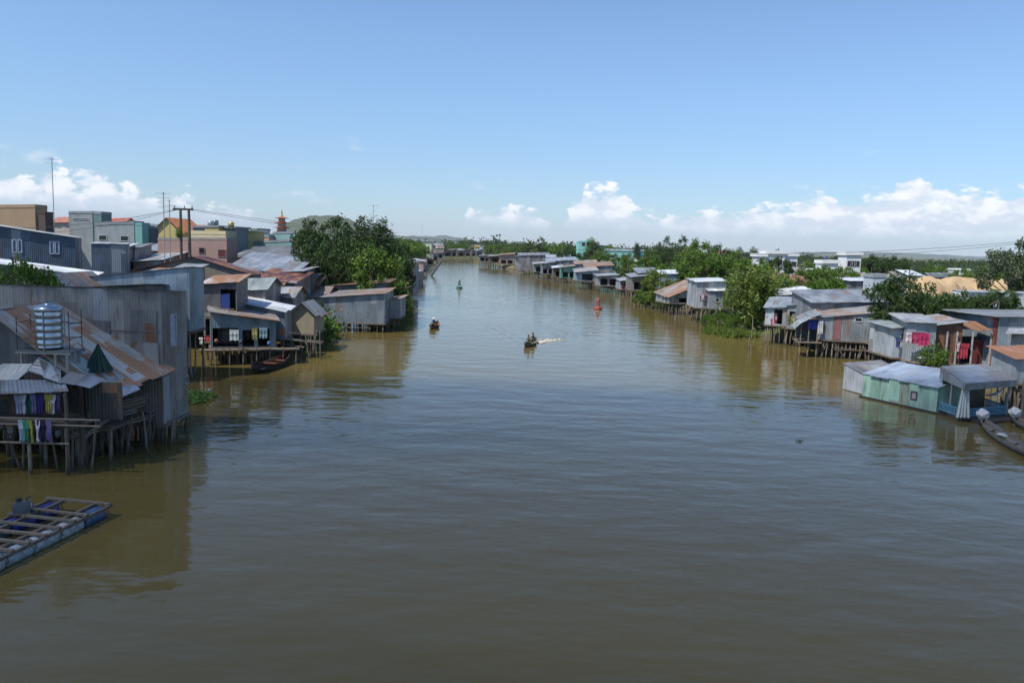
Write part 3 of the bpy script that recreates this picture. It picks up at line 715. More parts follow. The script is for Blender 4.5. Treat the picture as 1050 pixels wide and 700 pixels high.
# steel water tank on its stand
Dt = 37.6; tb_ = at(51, 356, Dt); tt = at(51, 311, Dt); hT = tt.z-tb_.z
stand = thing('tank_stand', 'angle iron stand carrying the steel water tank above the rooftops', 'stand', (tb_.x, Dt, tb_.z-1.6))
mb = MB(); w1, w2 = at(24, 356, Dt).x-tb_.x, at(80, 356, Dt).x-tb_.x
mb.box(w1, w2, -.6, .6, 1.44, 1.52); mb.build('platform', plain((.20, .21, .21), .6, .3), stand)
mb = MB()
for k in range(5): mb.beam((w1, -.66+k*.33, 1.40), (w2, -.66+k*.33, 1.40), .06)
mb.build('cross_beams', M_conc, stand)
for x_ in (w1+.2, .55, w2-.25):
    for y_ in (-.5, .5): mb = MB(); mb.beam((x_, y_, -.9), (x_, y_, 1.4), .11); mb.build('leg', M_conc, stand)
mb = MB()
for x_, h_ in ((w1+.05, 1.6), (w2-.1, 1.9)):
    for y_ in (-.55, .55): mb.tube([(x_, y_, 1.5), (x_, y_, 1.5+h_)], .022, 5)
    for z_ in (2.1, 2.8): mb.tube([(x_, -.55, z_), (x_, .55, z_)], .018, 5)
for z_ in (2.05, 2.75):
    mb.tube([(w1+.05, .55, z_), (w2-.1, .55, z_)], .018, 5)
mb.tube([(w1+.05, -.55, 2.05), (-.6, -.55, 2.05)], .018, 5); mb.tube([(.62, -.55, 2.9), (w2-.1, -.55, 2.9)], .018, 5)
mb.build('guard_frame', plain((.06, .06, .065), .6, .3), stand)
tank = thing('water_tank', 'ribbed stainless steel water tank standing on the iron stand', 'water tank', (tb_.x, Dt, tb_.z-.06))
rT = .60; pr = [(rT*.5, .04), (rT*.92, .05), (rT*.98, .12)]
z_ = .12
nb = 5
for k in range(nb):
    a_ = .14+k*(hT-.45)/nb; h_ = (hT-.45)/nb; pr += [(rT*.93, a_), (rT, a_+h_*.25), (rT, a_+h_*.75), (rT*.93, a_+h_*.97)]
pr += [(rT*.98, hT-.28), (rT*1.01, hT-.25)]
mb = MB(); mb.lathe(pr, 32); mb.build('tank_body', M_steel, tank, True)
mb = MB(); mb.lathe([(rT*1.02, hT-.26), (rT*1.03, hT-.20), (rT*.88, hT-.08), (rT*.5, hT-.02), (.18, hT), (.18, hT+.05), (.02, hT+.06)], 32); mb.build('lid', M_steel, tank, True)
mb = MB(); mb.tube([(.1, -rT-.03, .0), (.1, -rT-.03, hT-.3)], .025, 6); mb.tube([(.1, -rT-.03, hT-.3), (.1, -rT+.1, hT-.25)], .025, 6); mb.build('pipe', plain((.3, .33, .36), .5), tank)
mb = MB()
for k in range(10): a_ = k*.628; mb.beam((rT*.9*math.cos(a_), rT*.9*math.sin(a_), .0), (rT*.9*math.cos(a_+.628), rT*.9*math.sin(a_+.628), .14), .03)
mb.build('base_ring', M_dark, tank)
# dark green folded canopy
pc = at(101, 378, 38.6); hc = zt(101, 352, 38.6)-pc.z
cn = thing('folded_canopy', 'dark green cone shaped canopy standing on the rusty roof', 'canopy', (pc.x, pc.y, pc.z-.1))
mb = MB(); n = 28
P0 = []
for q, rad in ((0, .60), (.3, .42), (.6, .24), (.85, .10), (1, .02)):
    P0.append([Vector((rad*(1+.14*math.cos(k*math.pi))*math.cos(6.283*k/n), rad*(1+.14*math.cos(k*math.pi))*math.sin(6.283*k/n), q*(hc+.1))) for k in range(n)])
for a_, b_ in zip(P0, P0[1:]):
    for k in range(n): j = (k+1) % n; mb.face([a_[k], a_[j], b_[j], b_[k]])
mb.face(P0[0][::-1]); mb.build('cover', plain((.012, .055, .04), .7, 0, 'canopy_cloth', .3), cn)
mb = MB(); mb.tube([(0, 0, -.35), (0, 0, hc+.16)], .025, 6); mb.build('pole', M_steel, cn)
# lone mast beside the tank
mb = MB(); p = at(76, 355, Dt); mb.tube([(0, 0, 0), (0, 0, zt(76, 303, Dt)-p.z)], .022, 5); o = mb.build('roof_mast', plain((.2, .2, .2), .5)); o.location = p-Vector((0, .75, .02)); tag(o, 'thin grey upright rod at the tank stand corner', 'mast')

# ------------------------------------------------------------ garments
def garment(x, y, D, w_, h_, c, label, group, kind='shirt', rz=0, cat='garment'):
    p = at(x, y, D); mb = MB(); nx, nz = 8, 5
    def prof(t_): # half-width along height 0 top .. 1 bottom
        if kind == 'shirt': return .5 if t_ < .32 else .36
        if kind == 'trousers': return .34+.05*t_
        return .48
    ph = rnd.uniform(0, 6)
    def pt(i, k, s_):
        t_ = k/nz; hw = prof(t_); u = (i/nx-.5)*2*hw*w_
        return Vector((u, s_*.018+.045*math.sin(i*1.9+ph)*t_+.02*math.sin(k*2+ph), -t_*h_*(1+.04*math.sin(i*1.3+ph))))
    for s_ in (-1, 1):
        for i in range(nx):
            if kind == 'trousers' and i in (3, 4): kmax = 2
            else: kmax = nz
            for k in range(kmax):
                q = [pt(i, k, s_), pt(i+1, k, s_), pt(i+1, k+1, s_), pt(i, k+1, s_)]
                mb.face(q if s_ > 0 else q[::-1], None, True)
    o = mb.build({'shirt': 'shirt', 'trousers': 'trousers', 'sheet': 'cloth_sheet'}[kind], cloth(c)); o.location = p; o.rotation_euler = (0, 0, rz)
    return tag(o, label, cat, group)
LA = 'laundry under the narrow grey awning'
row1 = [(19, (.36, .34, .46), 'pale lilac shirt at the left end of the upper laundry row'), (24, (.42, .42, .42), 'light grey shirt second in the upper laundry row'), (29, (.03, .16, .12), 'dark green shirt in the upper laundry row'), (35.5, (.20, .17, .30), 'lilac shirt just right of the green one in the upper row'), (41, (.05, .03, .16), 'deep violet shirt in the upper laundry row'), (50, (.38, .31, .07), 'yellow shirt in the upper laundry row'), (53.5, (.50, .45, .48), 'pinkish white shirt beside the yellow one'), (58.5, (.06, .045, .11), 'dark purple shirt at the right end of the upper row')]
for x, c, l in row1: garment(x, 404.5, Df+.15+rnd.uniform(-.08, .08), .36, .85, c, l, LA, 'shirt', rnd.uniform(-.5, .5))
row2 = [(21.5, (.34, .42, .50), 'pale blue shirt at the left of the lower laundry row'), (27, (.05, .26, .14), 'green shirt in the lower laundry row'), (30.5, (.36, .32, .06), 'yellow trousers in the lower laundry row'), (38.5, (.50, .48, .56), 'white topped shirt in the middle of the lower row'), (42, (.02, .02, .06), 'black shirt in the lower laundry row'), (50, (.16, .13, .27), 'violet shirt at the right of the lower laundry row')]
for x, c, l in row2: garment(x, 430.5, Df-.2+rnd.uniform(-.05, .05), .34, .95 if x != 30.5 else 1.0, c, l, LA, 'trousers' if 'trousers' in l else 'shirt', rnd.uniform(-.5, .5))
mb = MB(); mb.tube([at(-40, 404, Df+.15), at(20, 404.8, Df+.15), at(66, 403.5, Df+.15)], .012, 4); tag(mb.build('clothesline', M_dark), 'clothesline strung just below the narrow grey awning', 'clothesline')

# ------------------------------------------------------------ raft
rc = gp(105, 525, .15); rc2 = gp(0, 576, .15); rv = (rc2-rc).normalized(); rl = (gp(-40, 590, .15)-rc).length
raft = thing('raft', 'timber raft of crossbeams carried by white and blue floats', 'raft', (rc.x, rc.y, 0), math.atan2(rv.y, rv.x))
# local: +x along right-hand float towards the viewer, +y... left side is at negative or positive y
ly = 1 if (Matrix.Rotation(-raft.rotation_euler.z, 3, 'Z') @ (gp(30, 515)-gp(105, 521))).y > 0 else -1
Lr = 7.6; Wr = 2.0
mb = MB(); mb.beam((-.1, -ly*.33, .42), (Lr, -ly*.33, .42), .09, .12); mb.beam((-.1, ly*.3, .44), (Lr, ly*.3, .44), .1, .12); mb.beam((-.1, ly*(Wr-.3), .44), (Lr, ly*(Wr-.3), .44), .1, .12); mb.beam((-.1, ly*(Wr+.33), .42), (Lr, ly*(Wr+.33), .42), .09, .1)
mb.build('frame_beams', wood((.13, .11, .09)), raft)
for k, x_ in enumerate((.05, 1.35, 2.0, 2.75, 3.45, 4.2, 4.9, 5.7, 6.5, 7.4)):
    mb = MB(); mb.beam((x_, -ly*.4, .53), (x_+rnd.uniform(-.12, .12), ly*(Wr+.4), .53+rnd.uniform(0, .03)), .14, .08); mb.build('crossbeam', wood((.14, .115, .09)), raft)
fcs = [(.05, .12, .24), (.42, .44, .46), (.40, .46, .50), (.35, .44, .50), (.50, .52, .53), (.50, .50, .56)]
lbls = ['blue', 'grey white', 'white', 'pale blue', 'white', 'white']
for sidey in (0, Wr):
    for k in range(6):
        x_ = .12+k*1.24; mb = MB(); rad = .29; n = 16; L_ = 1.14
        c = fcs[k] if sidey == 0 else [(.025, .03, .22), (.03, .04, .30), (.1, .15, .2), (.1, .15, .2), (.05, .1, .2), (.3, .3, .3)][k]
        pr = [(.05, 0), (rad*.9, 0), (rad, .05), (rad, L_*.31), (rad*1.04, L_*.33), (rad, L_*.36), (rad, L_*.64), (rad*1.04, L_*.66), (rad, L_*.69), (rad, L_-.05), (rad*.9, L_), (.05, L_)]
        rg = [[Vector((x_+z, ly*sidey+r*math.cos(6.283*j/n), .17+r*math.sin(6.283*j/n))) for j in range(n)] for r, z in pr]
        for a_, b_ in zip(rg, rg[1:]):
            for j in range(n): mb.face([a_[j], b_[j], b_[(j+1) % n], a_[(j+1) % n]][::-1], None, True)
        mb.face(rg[0]); mb.face(rg[-1][::-1])
        o = mb.build('float_barrel', plain(c, .4, 0, 'plastic', .35), raft, True); 
        if sidey == 0: tag(o, lbls[k]+' plastic float barrel', None)
for k in range(7): 
    for sy in (0, Wr):
        mb = MB(); x_ = .06+k*1.24; mb.tube([(x_, ly*sy+.32*math.cos(a_), .17+.32*math.sin(a_)) for a_ in [q*math.pi/5 for q in range(6)]], .02, 4); mb.build('strap', M_dark, raft)
wl = Matrix.Rotation(raft.rotation_euler.z, 3, 'Z')
p = gp(23, 526, .57)
eng = thing('pump_engine', 'small grey pump engine sitting on the raft crossbeams', 'engine', (p.x, p.y, .57), .4)
mb = MB(); mb.box(-.28, .28, -.2, .2, .05, .38); mb.box(-.2, .2, -.16, .16, .38, .46); mb.build('block', plain((.12, .15, .17), .5, .4), eng)
mb = MB(); mb.tube([(.28, 0, .22), (.34, 0, .22)], [.17, .17], 14); mb.build('flywheel', plain((.2, .22, .24), .4, .6), eng)
mb = MB(); mb.tube([(-.1, .0, .46), (-.1, .0, .60)], .1, 10); mb.tube([(.14, .0, .46), (.14, .0, .56), (.3, 0, .62)], .035, 8); mb.build('air_filter', M_dark, eng)
mb = MB(); mb.beam((-.3, -.18, .02), (.3, -.18, .02), .06); mb.beam((-.3, .18, .02), (.3, .18, .02), .06); mb.build('skid', M_wood, eng)

# water hyacinth patch behind the shed
pz = gp(196, 409)
hy = thing('water_plants', 'bright green floating water plants beside the grey shed corner', 'plants', (pz.x, pz.y, .02))
mb = MB(); r_ = random.Random(4)
for k in range(420):
    a_ = r_.uniform(0, 6.283); q = math.sqrt(r_.random()); c = Vector((math.cos(a_)*q*1.5, math.sin(a_)*q*2.3, 0)); h_ = r_.uniform(.08, .5)*(1.1-q*.7); sz = r_.uniform(.07, .15)
    d = Vector((r_.gauss(0, .3), r_.gauss(0, .3), 1)).normalized(); x_ = d.cross(Vector((math.cos(a_*3), math.sin(a_*3), 0))).normalized()*sz; y_ = x_.cross(d)
    e = c+Vector((0, 0, h_)); mb.face([e-x_, e-y_*.8, e+x_, e+y_*.8]); mb.face([c-x_*.08, c+x_*.08, e+x_*.08, e-x_*.08])
mb.build('leaves', leaf_mat((.06, .16, .02), (.12, .22, .03), .5), hy)

# ============================================================ LEFT BANK, MIDDLE
Dm = 60.0
house('metal_house', 'pale blue grey corrugated building with a roof rising to the right', (60, Dm, 340, 287), (195, Dm, 335, 274.5), 2.8, -.1, cat='building', wm=BLUISH, rm=DARKZ, z0=None, over=.15, stilts=(9, 3), foot='water')
Dh = dw(232, 372)-1
r_, lc_, inf = house('balcony_house', 'narrow two storey house with a blue door below a tiled awning', (209, Dh+2, 350, 291), (243, Dh+2, 350, 289), 3, .5, wm=DARKZ, rm=metal((.36, .28, .24), .75, .6, .05, .5, .6), stilts=(4, 3), foot='water',
    openings=[('f', .52, .98, 2.3, 4.6), ('f', .05, .45, .1, 1.9)], nowall='', doors=[])
mb = MB(); mb.box(-.05, .85, -1.47, -1.41, 2.35, 4.2); mb.build('door', BLUEM, r_)
mb = MB(); mb.box(-1.4, 1.5, -2.3, -1.6, 2.15, 2.28); mb.build('balcony', M_deck, r_)
mb = MB()
for k in range(8): mb.beam((-1.35+k*.4, -2.25, 2.28), (-1.35+k*.4, -2.25, 2.95), .04)
mb.beam((-1.4, -2.25, 2.95), (1.5, -2.25, 2.95), .05); mb.build('railing', M_wood, r_)
house('metal_house', 'grey hip roofed house with dark front behind the rusty waterfront roof', (242, Dh+7, 318, 297), (272, Dh+7, 318, 296), 5, 0, roof='gx', ridge=.9, wm=DARKZ, rm=metal((.33, .37, .36), .1), z0=1.3)
rw, lcw, iw = house('waterfront_house', 'open fronted blue grey waterfront house with a rust edged sloping roof', (216, Dh, 357, 319), (283, Dh+2, 355, 328), 5.5, .5, wm=metal((.24, .31, .35), .12), rm=RUSTM, stilts=(9, 3), foot='water', braces=5,
    openings=[('f', .03, .42, .05, 1.7), ('f', .48, .66, .05, 1.5), ('f', .72, .9, .05, 1.6)], over=.25, front_over=.5)
mb = MB(); mb.box(-3.6, 4.6, -3.7, -2.9, -.2, -.08); mb.build('porch_deck', M_deck, rw)
mb = MB()
for k in range(8): mb.tube([(-3.4+k*1.1, -3.6, -2.9), (-3.4+k*1.1, -3.6, .1)], .06, 5)
mb.build('porch_posts', M_logp, rw)
house('metal_house', 'low blue grey house under a gleaming white roof strip', (247, Dh+4.5, 346, 310), (292, Dh+4.5, 346, 319), 2.2, .3, wm=metal((.18, .22, .27), .08), rm=WHITE, stilts=(6, 2), foot='water', over=.3, jit=.005)
house('straw_house', 'small hut with a tan straw gable wall near the footbridge', (298, Dh+9, 342, 322), (322, Dh+9, 342, 322), 4, 0, cat='hut', roof='gy', ridge=1.1, wm=plaster((.30, .26, .18), .5), rm=RUSTM, stilts=(4, 2), foot='water')
# table and cloth on porch
LB_ = 'things hung on the waterfront porch'
garment(207, 346, Dh+.6, .5, .6, (.62, .62, .60), 'white shirt hanging at the left end of the porch', LB_)
garment(213, 344, Dh+.8, .6, .5, (.40, .05, .06), 'red cloth hanging beside the white shirt', LB_, 'sheet')
garment(240, 338, Dh-.2, .8, .9, (.38, .44, .46), 'pale blue sheet hung inside the open front', LB_, 'sheet')
garment(261, 336, Dh+.2, .5, 1.0, (.26, .25, .08), 'olive towel hung inside the open front', LB_, 'sheet')
garment(270, 336, Dh+.3, .7, .9, (.14, .22, .28), 'dull blue cloth hung inside the open front', LB_, 'sheet')
garment(289, 337, Dh+3, .35, .6, (.5, .14, .03), 'orange shirt hanging at the right end of the porch', LB_)

# footbridge / jetty with props
jt = thing('bamboo_jetty', 'rickety bamboo jetty with railings and slanting props', 'jetty', gp(318, 362))
o_ = Vector(jt.location)
mb = MB(); A_ = at(286, 347, Dh+4)-o_; B_ = at(330, 352, Dh+6)-o_
for k in range(3): mb.tube([A_+Vector((0, .3*k, 0)), B_+Vector((0, .3*k, .05*k))], .05, 5)
mb.tube([at(286, 340, Dh+4)-o_, at(326, 344, Dh+6)-o_], .035, 5); mb.tube([at(288, 352, Dh+4)-o_, at(312, 356, Dh+3)-o_], .04, 5); mb.build('rails', M_logp, jt)
mb = MB()
for x_ in (288, 294, 301, 308, 313, 317, 319, 322, 325, 328):
    D_ = Dh+4+rnd.uniform(0, 2.5); p = at(x_, 337+rnd.uniform(-2, 8), D_)-o_; q = Vector((p.x+rnd.uniform(-.5, .5), p.y, -o_.z-.8)); mb.tube([p, q], .05, 5)
mb.build('props', M_logp, jt)

# ------------------------------------------------------------ boats
def hull(L_, Wd, dep, sheer, n=18, flat=.55, stern=.25):
    secs = []
    for i in range(n+1):
        t_ = i/n; s_ = math.sin(math.pi*min(1, max(0, t_)))**.62; hw = Wd/2*max(s_, stern if t_ < .5 and stern else .03)
        if t_ > .97: hw = .04*Wd
        x_ = -L_/2+t_*L_; q = abs(2*t_-1)**2.4*sheer; kz = (abs(2*t_-1)**3.2)*sheer*.85
        secs.append((x_, hw, dep+q, kz))
    return secs
def boat(name, label, a, b, Wd=1.2, dep=.45, sheer=.5, hc=(.14, .11, .09), ic=(.24, .20, .15), group=None, thwarts=3, draft=.12, cover=None):
    a = Vector(a); b = Vector(b); d = b-a; L_ = d.length; root = thing(name, label, 'boat', ((a.x+b.x)/2, (a.y+b.y)/2, 0), math.atan2(d.y, d.x), group)
    S = hull(L_, Wd, dep, sheer); mo = MB(); mi = MB()
    def sec(s_, off, zo):
        x_, hw, zt_, kz = s_; hw = max(hw-off, .01); zb = kz-draft+zo
        return [Vector((x_, -hw, zt_-draft)), Vector((x_, -hw*.86, (zt_-draft)*.4+zb*.6)), Vector((x_, -hw*.5, zb+.01)), Vector((x_, hw*.5, zb+.01)), Vector((x_, hw*.86, (zt_-draft)*.4+zb*.6)), Vector((x_, hw, zt_-draft))]
    for p, q in zip(S, S[1:]):
        A, B = sec(p, 0, 0), sec(q, 0, 0); C, D_ = sec(p, .05, .05), sec(q, .05, .05)
        for k in range(5):
            mo.face([A[k], B[k], B[k+1], A[k+1]][::-1], None, True); mi.face([C[k], D_[k], D_[k+1], C[k+1]], None, True)
        for k in (0, 5): mo.face([A[k], B[k], D_[k], C[k]])
    for s_, fl_ in ((S[0], 0), (S[-1], 1)): A = sec(s_, 0, 0); mo.face(A if not fl_ else A[::-1])
    mo.build('hull', wood(hc, False), root, True); mi.build('inner_boards', wood(ic, False), root, True)
    for k in range(thwarts):
        t_ = (k+1)/(thwarts+1); x_ = -L_/2+t_*L_; hw = Wd/2*math.sin(math.pi*t_)**.62; mb = MB(); mb.box(x_-.1, x_+.1, -hw+.02, hw-.02, dep-draft-.12, dep-draft-.08); mb.build('thwart', wood(ic, True), root)
    return root
bo = boat('wooden_boat', 'long wooden boat with orange insides moored by the porch', gp(297, 371), gp(258, 384.5), 1.55, .65, .75, (.04, .034, .032), (.20, .075, .04))
mb = MB(); mb.box(1.9, 2.9, -.5, .5, .35, .42); mb.build('stern_cover', plain((.2, .22, .26), .5), bo)

# ------------------------------------------------------------ shed at 325-400
Dq = dw(393, 341)
house('stilt_shed', 'long blue grey corrugated shed on stilts in front of the dark trees', (309, Dq, 329, 306), (394, Dq, 331.5, 301), 7, .3, cat='shed', wm=metal((.21, .25, .29), .16), rm=RUSTM, stilts=(13, 4), foot='water', over=.3, braces=7,
      wins=[('r', .35, 2.2, .9, .9)])
house('metal_house', 'rusty flat roofed house just behind the long stilt shed', (330, Dq+9, 320, 293), (397, Dq+9, 320, 289.5), 6, .2, wm=metal((.15, .16, .17), .2), rm=metal((.30, .25, .21), .55), z0=1.5, over=.4, wins=[('f', .12, 2.0, .9, .7)])
house('metal_house', 'pale sided hut with a slanted lid roof at the shed end', (397, Dq+4, 326, 308), (410, Dq+4, 326, 306), 5, .1, cat='hut', wm=metal((.27, .3, .33), .2), rm=metal((.4, .38, .34), .35), stilts=(3, 3), foot='water', over=.4)
house('metal_house', 'patched hut with a brown and grey roof beside the laundry', (296, Dq+3, 322, 303), (334, Dq+3, 322, 303), 6, .3, cat='hut', roof='gx', ridge=.8, wm=DARKZ, rm=metal((.32, .27, .24), .45), z0=1.4)
p = at(314, 304, Dq+1.5); bt = thing('plastic_barrel', 'bright blue plastic barrel standing on the shed roof', 'barrel', (p.x, p.y, p.z-.15))
mb = MB(); mb.lathe([(.3, 0), (.42, .04), (.43, .5), (.46, .54), (.43, .58), (.43, 1.0), (.38, 1.08), (.2, 1.1)], 18); mb.build('barrel_body', plain((.03, .22, .42), .4, 0, 'plastic', .1), bt, True)
mb = MB(); mb.lathe([(.21, 1.09), (.21, 1.15), (.05, 1.16)], 14); mb.build('lid', M_dark, bt, True)
LC = 'washing on the rooftop line by the dark trees'
for x_, c, w_, l in ((286, (.45, .47, .6), 1.0, 'pale blue sheet at the left end of the rooftop line'), (291, (.65, .65, .66), 1.0, 'white sheet second on the rooftop line'), (296.5, (.62, .55, .60), 1.0, 'pinkish white cloth midway on the rooftop line'), (302, (.66, .58, .66), 1.2, 'large pale pink cloth on the rooftop line'), (307.5, (.6, .6, .6), .8, 'short white cloth right of the pink one')):
    garment(x_, 288.5, Dq+1.5, w_, .75, c, l, LC, 'sheet')
mb = MB(); a_, b_ = at(280, 288.3, Dq+1.5), at(316, 288.3, Dq+1.5)
cl_ = thing('clothesline', 'clothesline between two poles above the shed roofs', 'clothesline', a_); mb.tube([Vector(), b_-a_], .02, 4); mb.build('line', M_dark, cl_)
for q in (a_, b_): mb = MB(); mb.tube([q-a_+Vector((0, 0, .1)), q-a_+Vector((0, 0, -2.6))], .05, 5); mb.build('pole', M_log, cl_)

# ============================================================ LEFT BANK, TOWN BEHIND
Wn = plain((.10, .16, .30), .3, 0, 'blue_glass'); WF = plain((.55, .58, .62), .5, 0, 'white_frame')
house('long_building', 'long dark blue metal building with two pairs of small windows', (-60, 72, 330, 222), (80, 76, 330, 244), 4.2, .0, cat='building', wm=DKBL, rm=metal((.50, .50, .46), .15), z0=1.3, over=.2, fm=WF,
      wins=[('f', f_, zt(x_, y_, D_)-1.3, .5, 1.2, Wn) for f_, x_, y_, D_ in ((.553, 17, 252.5, 74), (.58, 21, 252.5, 74), (.828, 55, 254, 75), (.856, 59, 254, 75))])
house('metal_house', 'square dark blue metal block with one pair of small windows', (96, 74, 330, 250), (131, 75, 330, 251), 3.6, .1, cat='building', wm=metal((.10, .135, .185), .05, .55, .2), rm=metal((.4, .41, .4), .2), z0=1.3, over=.15, fm=WF, wins=[('f', .36, 4.9, .5, 1.2, Wn), ('f', .5, 4.9, .5, 1.2, Wn)])
house('metal_shed', 'low building under a bright white sloping roof near the round bush', (-45, 64, 335, 264), (98, 66, 330, 283), 1.7, .2, cat='shed', wm=metal((.16, .2, .26), .1), rm=WHITE, z0=1.3, over=.25, jit=.008)
house('metal_house', 'rusty gable roofed house beside the round green bush', (32, 56, 345, 300), (80, 56, 345, 300), 5, 0, roof='gy', ridge=1.3, wm=metal((.2, .25, .32), .1), rm=RUSTM, z0=1.3)
house('metal_shed', 'dark low shed running behind the big grey shed', (66, 57, 340, 296), (150, 57, 340, 292), 5, -.3, cat='shed', wm=DARKZ, rm=DARKZ, z0=1.3)
tree('broad', LM, 1, 27, 51, 264, .55, 'round bright green bush above the big grey shed', cat='bush', name='bush')
TAN = plaster((.34, .24, .155), .25); BRN = plaster((.09, .065, .06), .3)
house('tan_building', 'plain tan rendered building at the left edge of the skyline', (-70, 115, 290, 214), (39, 115, 290, 213), 3, 0, cat='building', roof='flat', wm=TAN, rm=TAN, z0=1.3, over=.05, parapet=.3)
house('brown_building', 'dark brown narrow block attached to the tan building', (42, 114, 290, 219), (49, 114, 290, 219), 2, 0, cat='building', roof='flat', wm=BRN, rm=BRN, z0=1.3, over=.05, parapet=.1)
CGR = plaster((.27, .30, .32), .45); TEAL = plaster((.17, .36, .34), .3); CGR2 = plaster((.22, .25, .27), .4)
house('concrete_building', 'taller grey concrete block with a greenish side on the left skyline', (73, 118, 290, 219), (97, 118, 290, 219), 3, 0, cat='building', roof='flat', wm=CGR, rm=CGR, z0=1.3, over=.05, parapet=.2, wins=[('f', .5, 11.4, 2.4, .3)])
house('concrete_building', 'teal grey narrow block joined to the grey concrete block', (98, 117.5, 290, 219.5), (106, 117.5, 290, 219.5), 3, 0, cat='building', roof='flat', wm=plaster((.13, .22, .21), .3), rm=CGR, z0=1.3, over=.05, parapet=.2)
house('concrete_building', 'long low grey concrete building beside the taller block', (99, 112, 290, 231), (139, 112, 290, 230), 3, 0, cat='building', roof='flat', wm=CGR, rm=CGR2, z0=1.3, over=.05, parapet=.3, wins=[('f', .2, 8.8, 1.2, .8), ('f', .75, 8.8, 1.2, .8)])
house('teal_building', 'bright teal building end between grey block and yellow house', (140, 111, 290, 231), (147, 111, 290, 231), 2.5, 0, cat='building', roof='flat', wm=TEAL, rm=TEAL, z0=1.3, over=.03, parapet=.2)
house('grey_house', 'plain dark house behind the teal building end', (149, 113, 290, 233), (154, 113, 290, 234), 3, 0, cat='building', roof='flat', wm=plaster((.07, .10, .12), .3), rm=CGR2, z0=1.3, over=.05, parapet=.1)
house('red_roof_house', 'small house with a red tiled roof behind the grey blocks', (104, 150, 290, 231), (124, 150, 290, 231), 8, 0, roof='gx', ridge=1.4, wm=plaster((.40, .3, .27), .3), rm=tiles((.36, .10, .07)), z0=1.3)
YEL = plaster((.52, .42, .17), .2)
house('yellow_house', 'yellow house with a bright orange tiled roof on the left skyline', (158, 128, 290, 237), (187, 128, 290, 237), 9, 0, roof='gy', ridge=2.1, wm=YEL, rm=tiles((.55, .20, .07)), z0=1.3, wins=[('f', .7, 8.2, 1.2, 1.1)])
PINK = plaster((.34, .22, .19), .25); CREAM = plaster((.50, .45, .28), .2)
house('pink_building', 'long dusty pink building with two small dark windows', (163, 102, 300, 246), (233, 102, 300, 246), 4, 0, cat='building', roof='flat', wm=PINK, rm=plaster((.3, .27, .24), .4), z0=1.3, over=.03, parapet=.15, wins=[('f', .64, zt(207, 257, 102)-1.3, .8, .8), ('f', .93, zt(231, 260, 102)-1.3, 1.0, 1.0, plain((.12, .02, .03), .6))], fm=plaster((.2, .12, .1), .2))
house('cream_building', 'pale cream walled terrace above the dusty pink building', (194, 105, 300, 240), (232, 105, 300, 240.5), 4, 0, cat='building', roof='flat', wm=CREAM, rm=CREAM, z0=1.3, over=.04, parapet=.3)
house('grey_house', 'grey rooftop room behind the cream terrace', (199, 118, 300, 233.5), (212, 118, 300, 233.5), 7, 0, cat='building', roof='flat', wm=CGR2, rm=CGR2, z0=1.3, over=.2, parapet=.1)
house('yellow_house', 'square yellow rooftop room above the cream terrace', (211, 117, 300, 233), (225, 117, 300, 233), 7, 0, cat='building', roof='flat', wm=plaster((.48, .37, .17), .2), rm=CGR, z0=1.3, over=.1, parapet=.1)
house('grey_house', 'dark columned upper floor right of the yellow room', (225, 119, 300, 234), (241, 119, 300, 234), 7, 0, cat='building', roof='flat', wm=CGR2, rm=CGR, z0=1.3, over=.2, parapet=.1, wins=[('f', .3, 9.2, 1.0, 1.3), ('f', .75, 9.2, 1.0, 1.3)])
house('yellow_house', 'low yellow house with a flat white roof left of the pagoda', (240, 125, 300, 236.5), (255, 125, 300, 237), 8, 0, cat='building', roof='flat', wm=plaster((.42, .35, .15), .3), rm=plaster((.6, .58, .45), .1), z0=1.3, over=.5, parapet=.1, wins=[('f', .3, 8.6, .9, 1.3), ('f', .75, 8.6, .9, 1.3)])
house('white_house', 'pale blue white house behind the flat white roof', (250, 150, 300, 236), (264, 150, 300, 236), 8, 0, cat='building', roof='flat', wm=plaster((.5, .55, .58), .2), rm=CGR, z0=1.3, over=.1, parapet=.2)
house('pink_house', 'small salmon pink house below the pagoda tower', (261, 135, 300, 243.5), (276, 135, 300, 243.5), 7, 0, roof='flat', wm=plaster((.52, .30, .24), .15), rm=CGR, z0=1.3, over=.05, parapet=.3)
house('teal_building', 'long pale teal building at the foot of the pagoda', (255, 128, 300, 250), (312, 128, 300, 247), 8, 0, cat='building', roof='flat', wm=plaster((.22, .38, .36), .25), rm=CGR, z0=1.3, over=.05, parapet=.2, wins=[('f', .2, 6, 1, 1), ('f', .45, 6, 1, 1)])
house('teal_building', 'upper teal storey partly hidden by the dark trees', (280, 138, 300, 240), (312, 138, 300, 239), 8, 0, cat='building', roof='flat', wm=plaster((.26, .42, .40), .25), rm=CGR, z0=1.3, over=.05, parapet=.2, wins=[('f', .3, 8.4, 1.6, 1), ('f', .6, 8.4, 1.6, 1)])
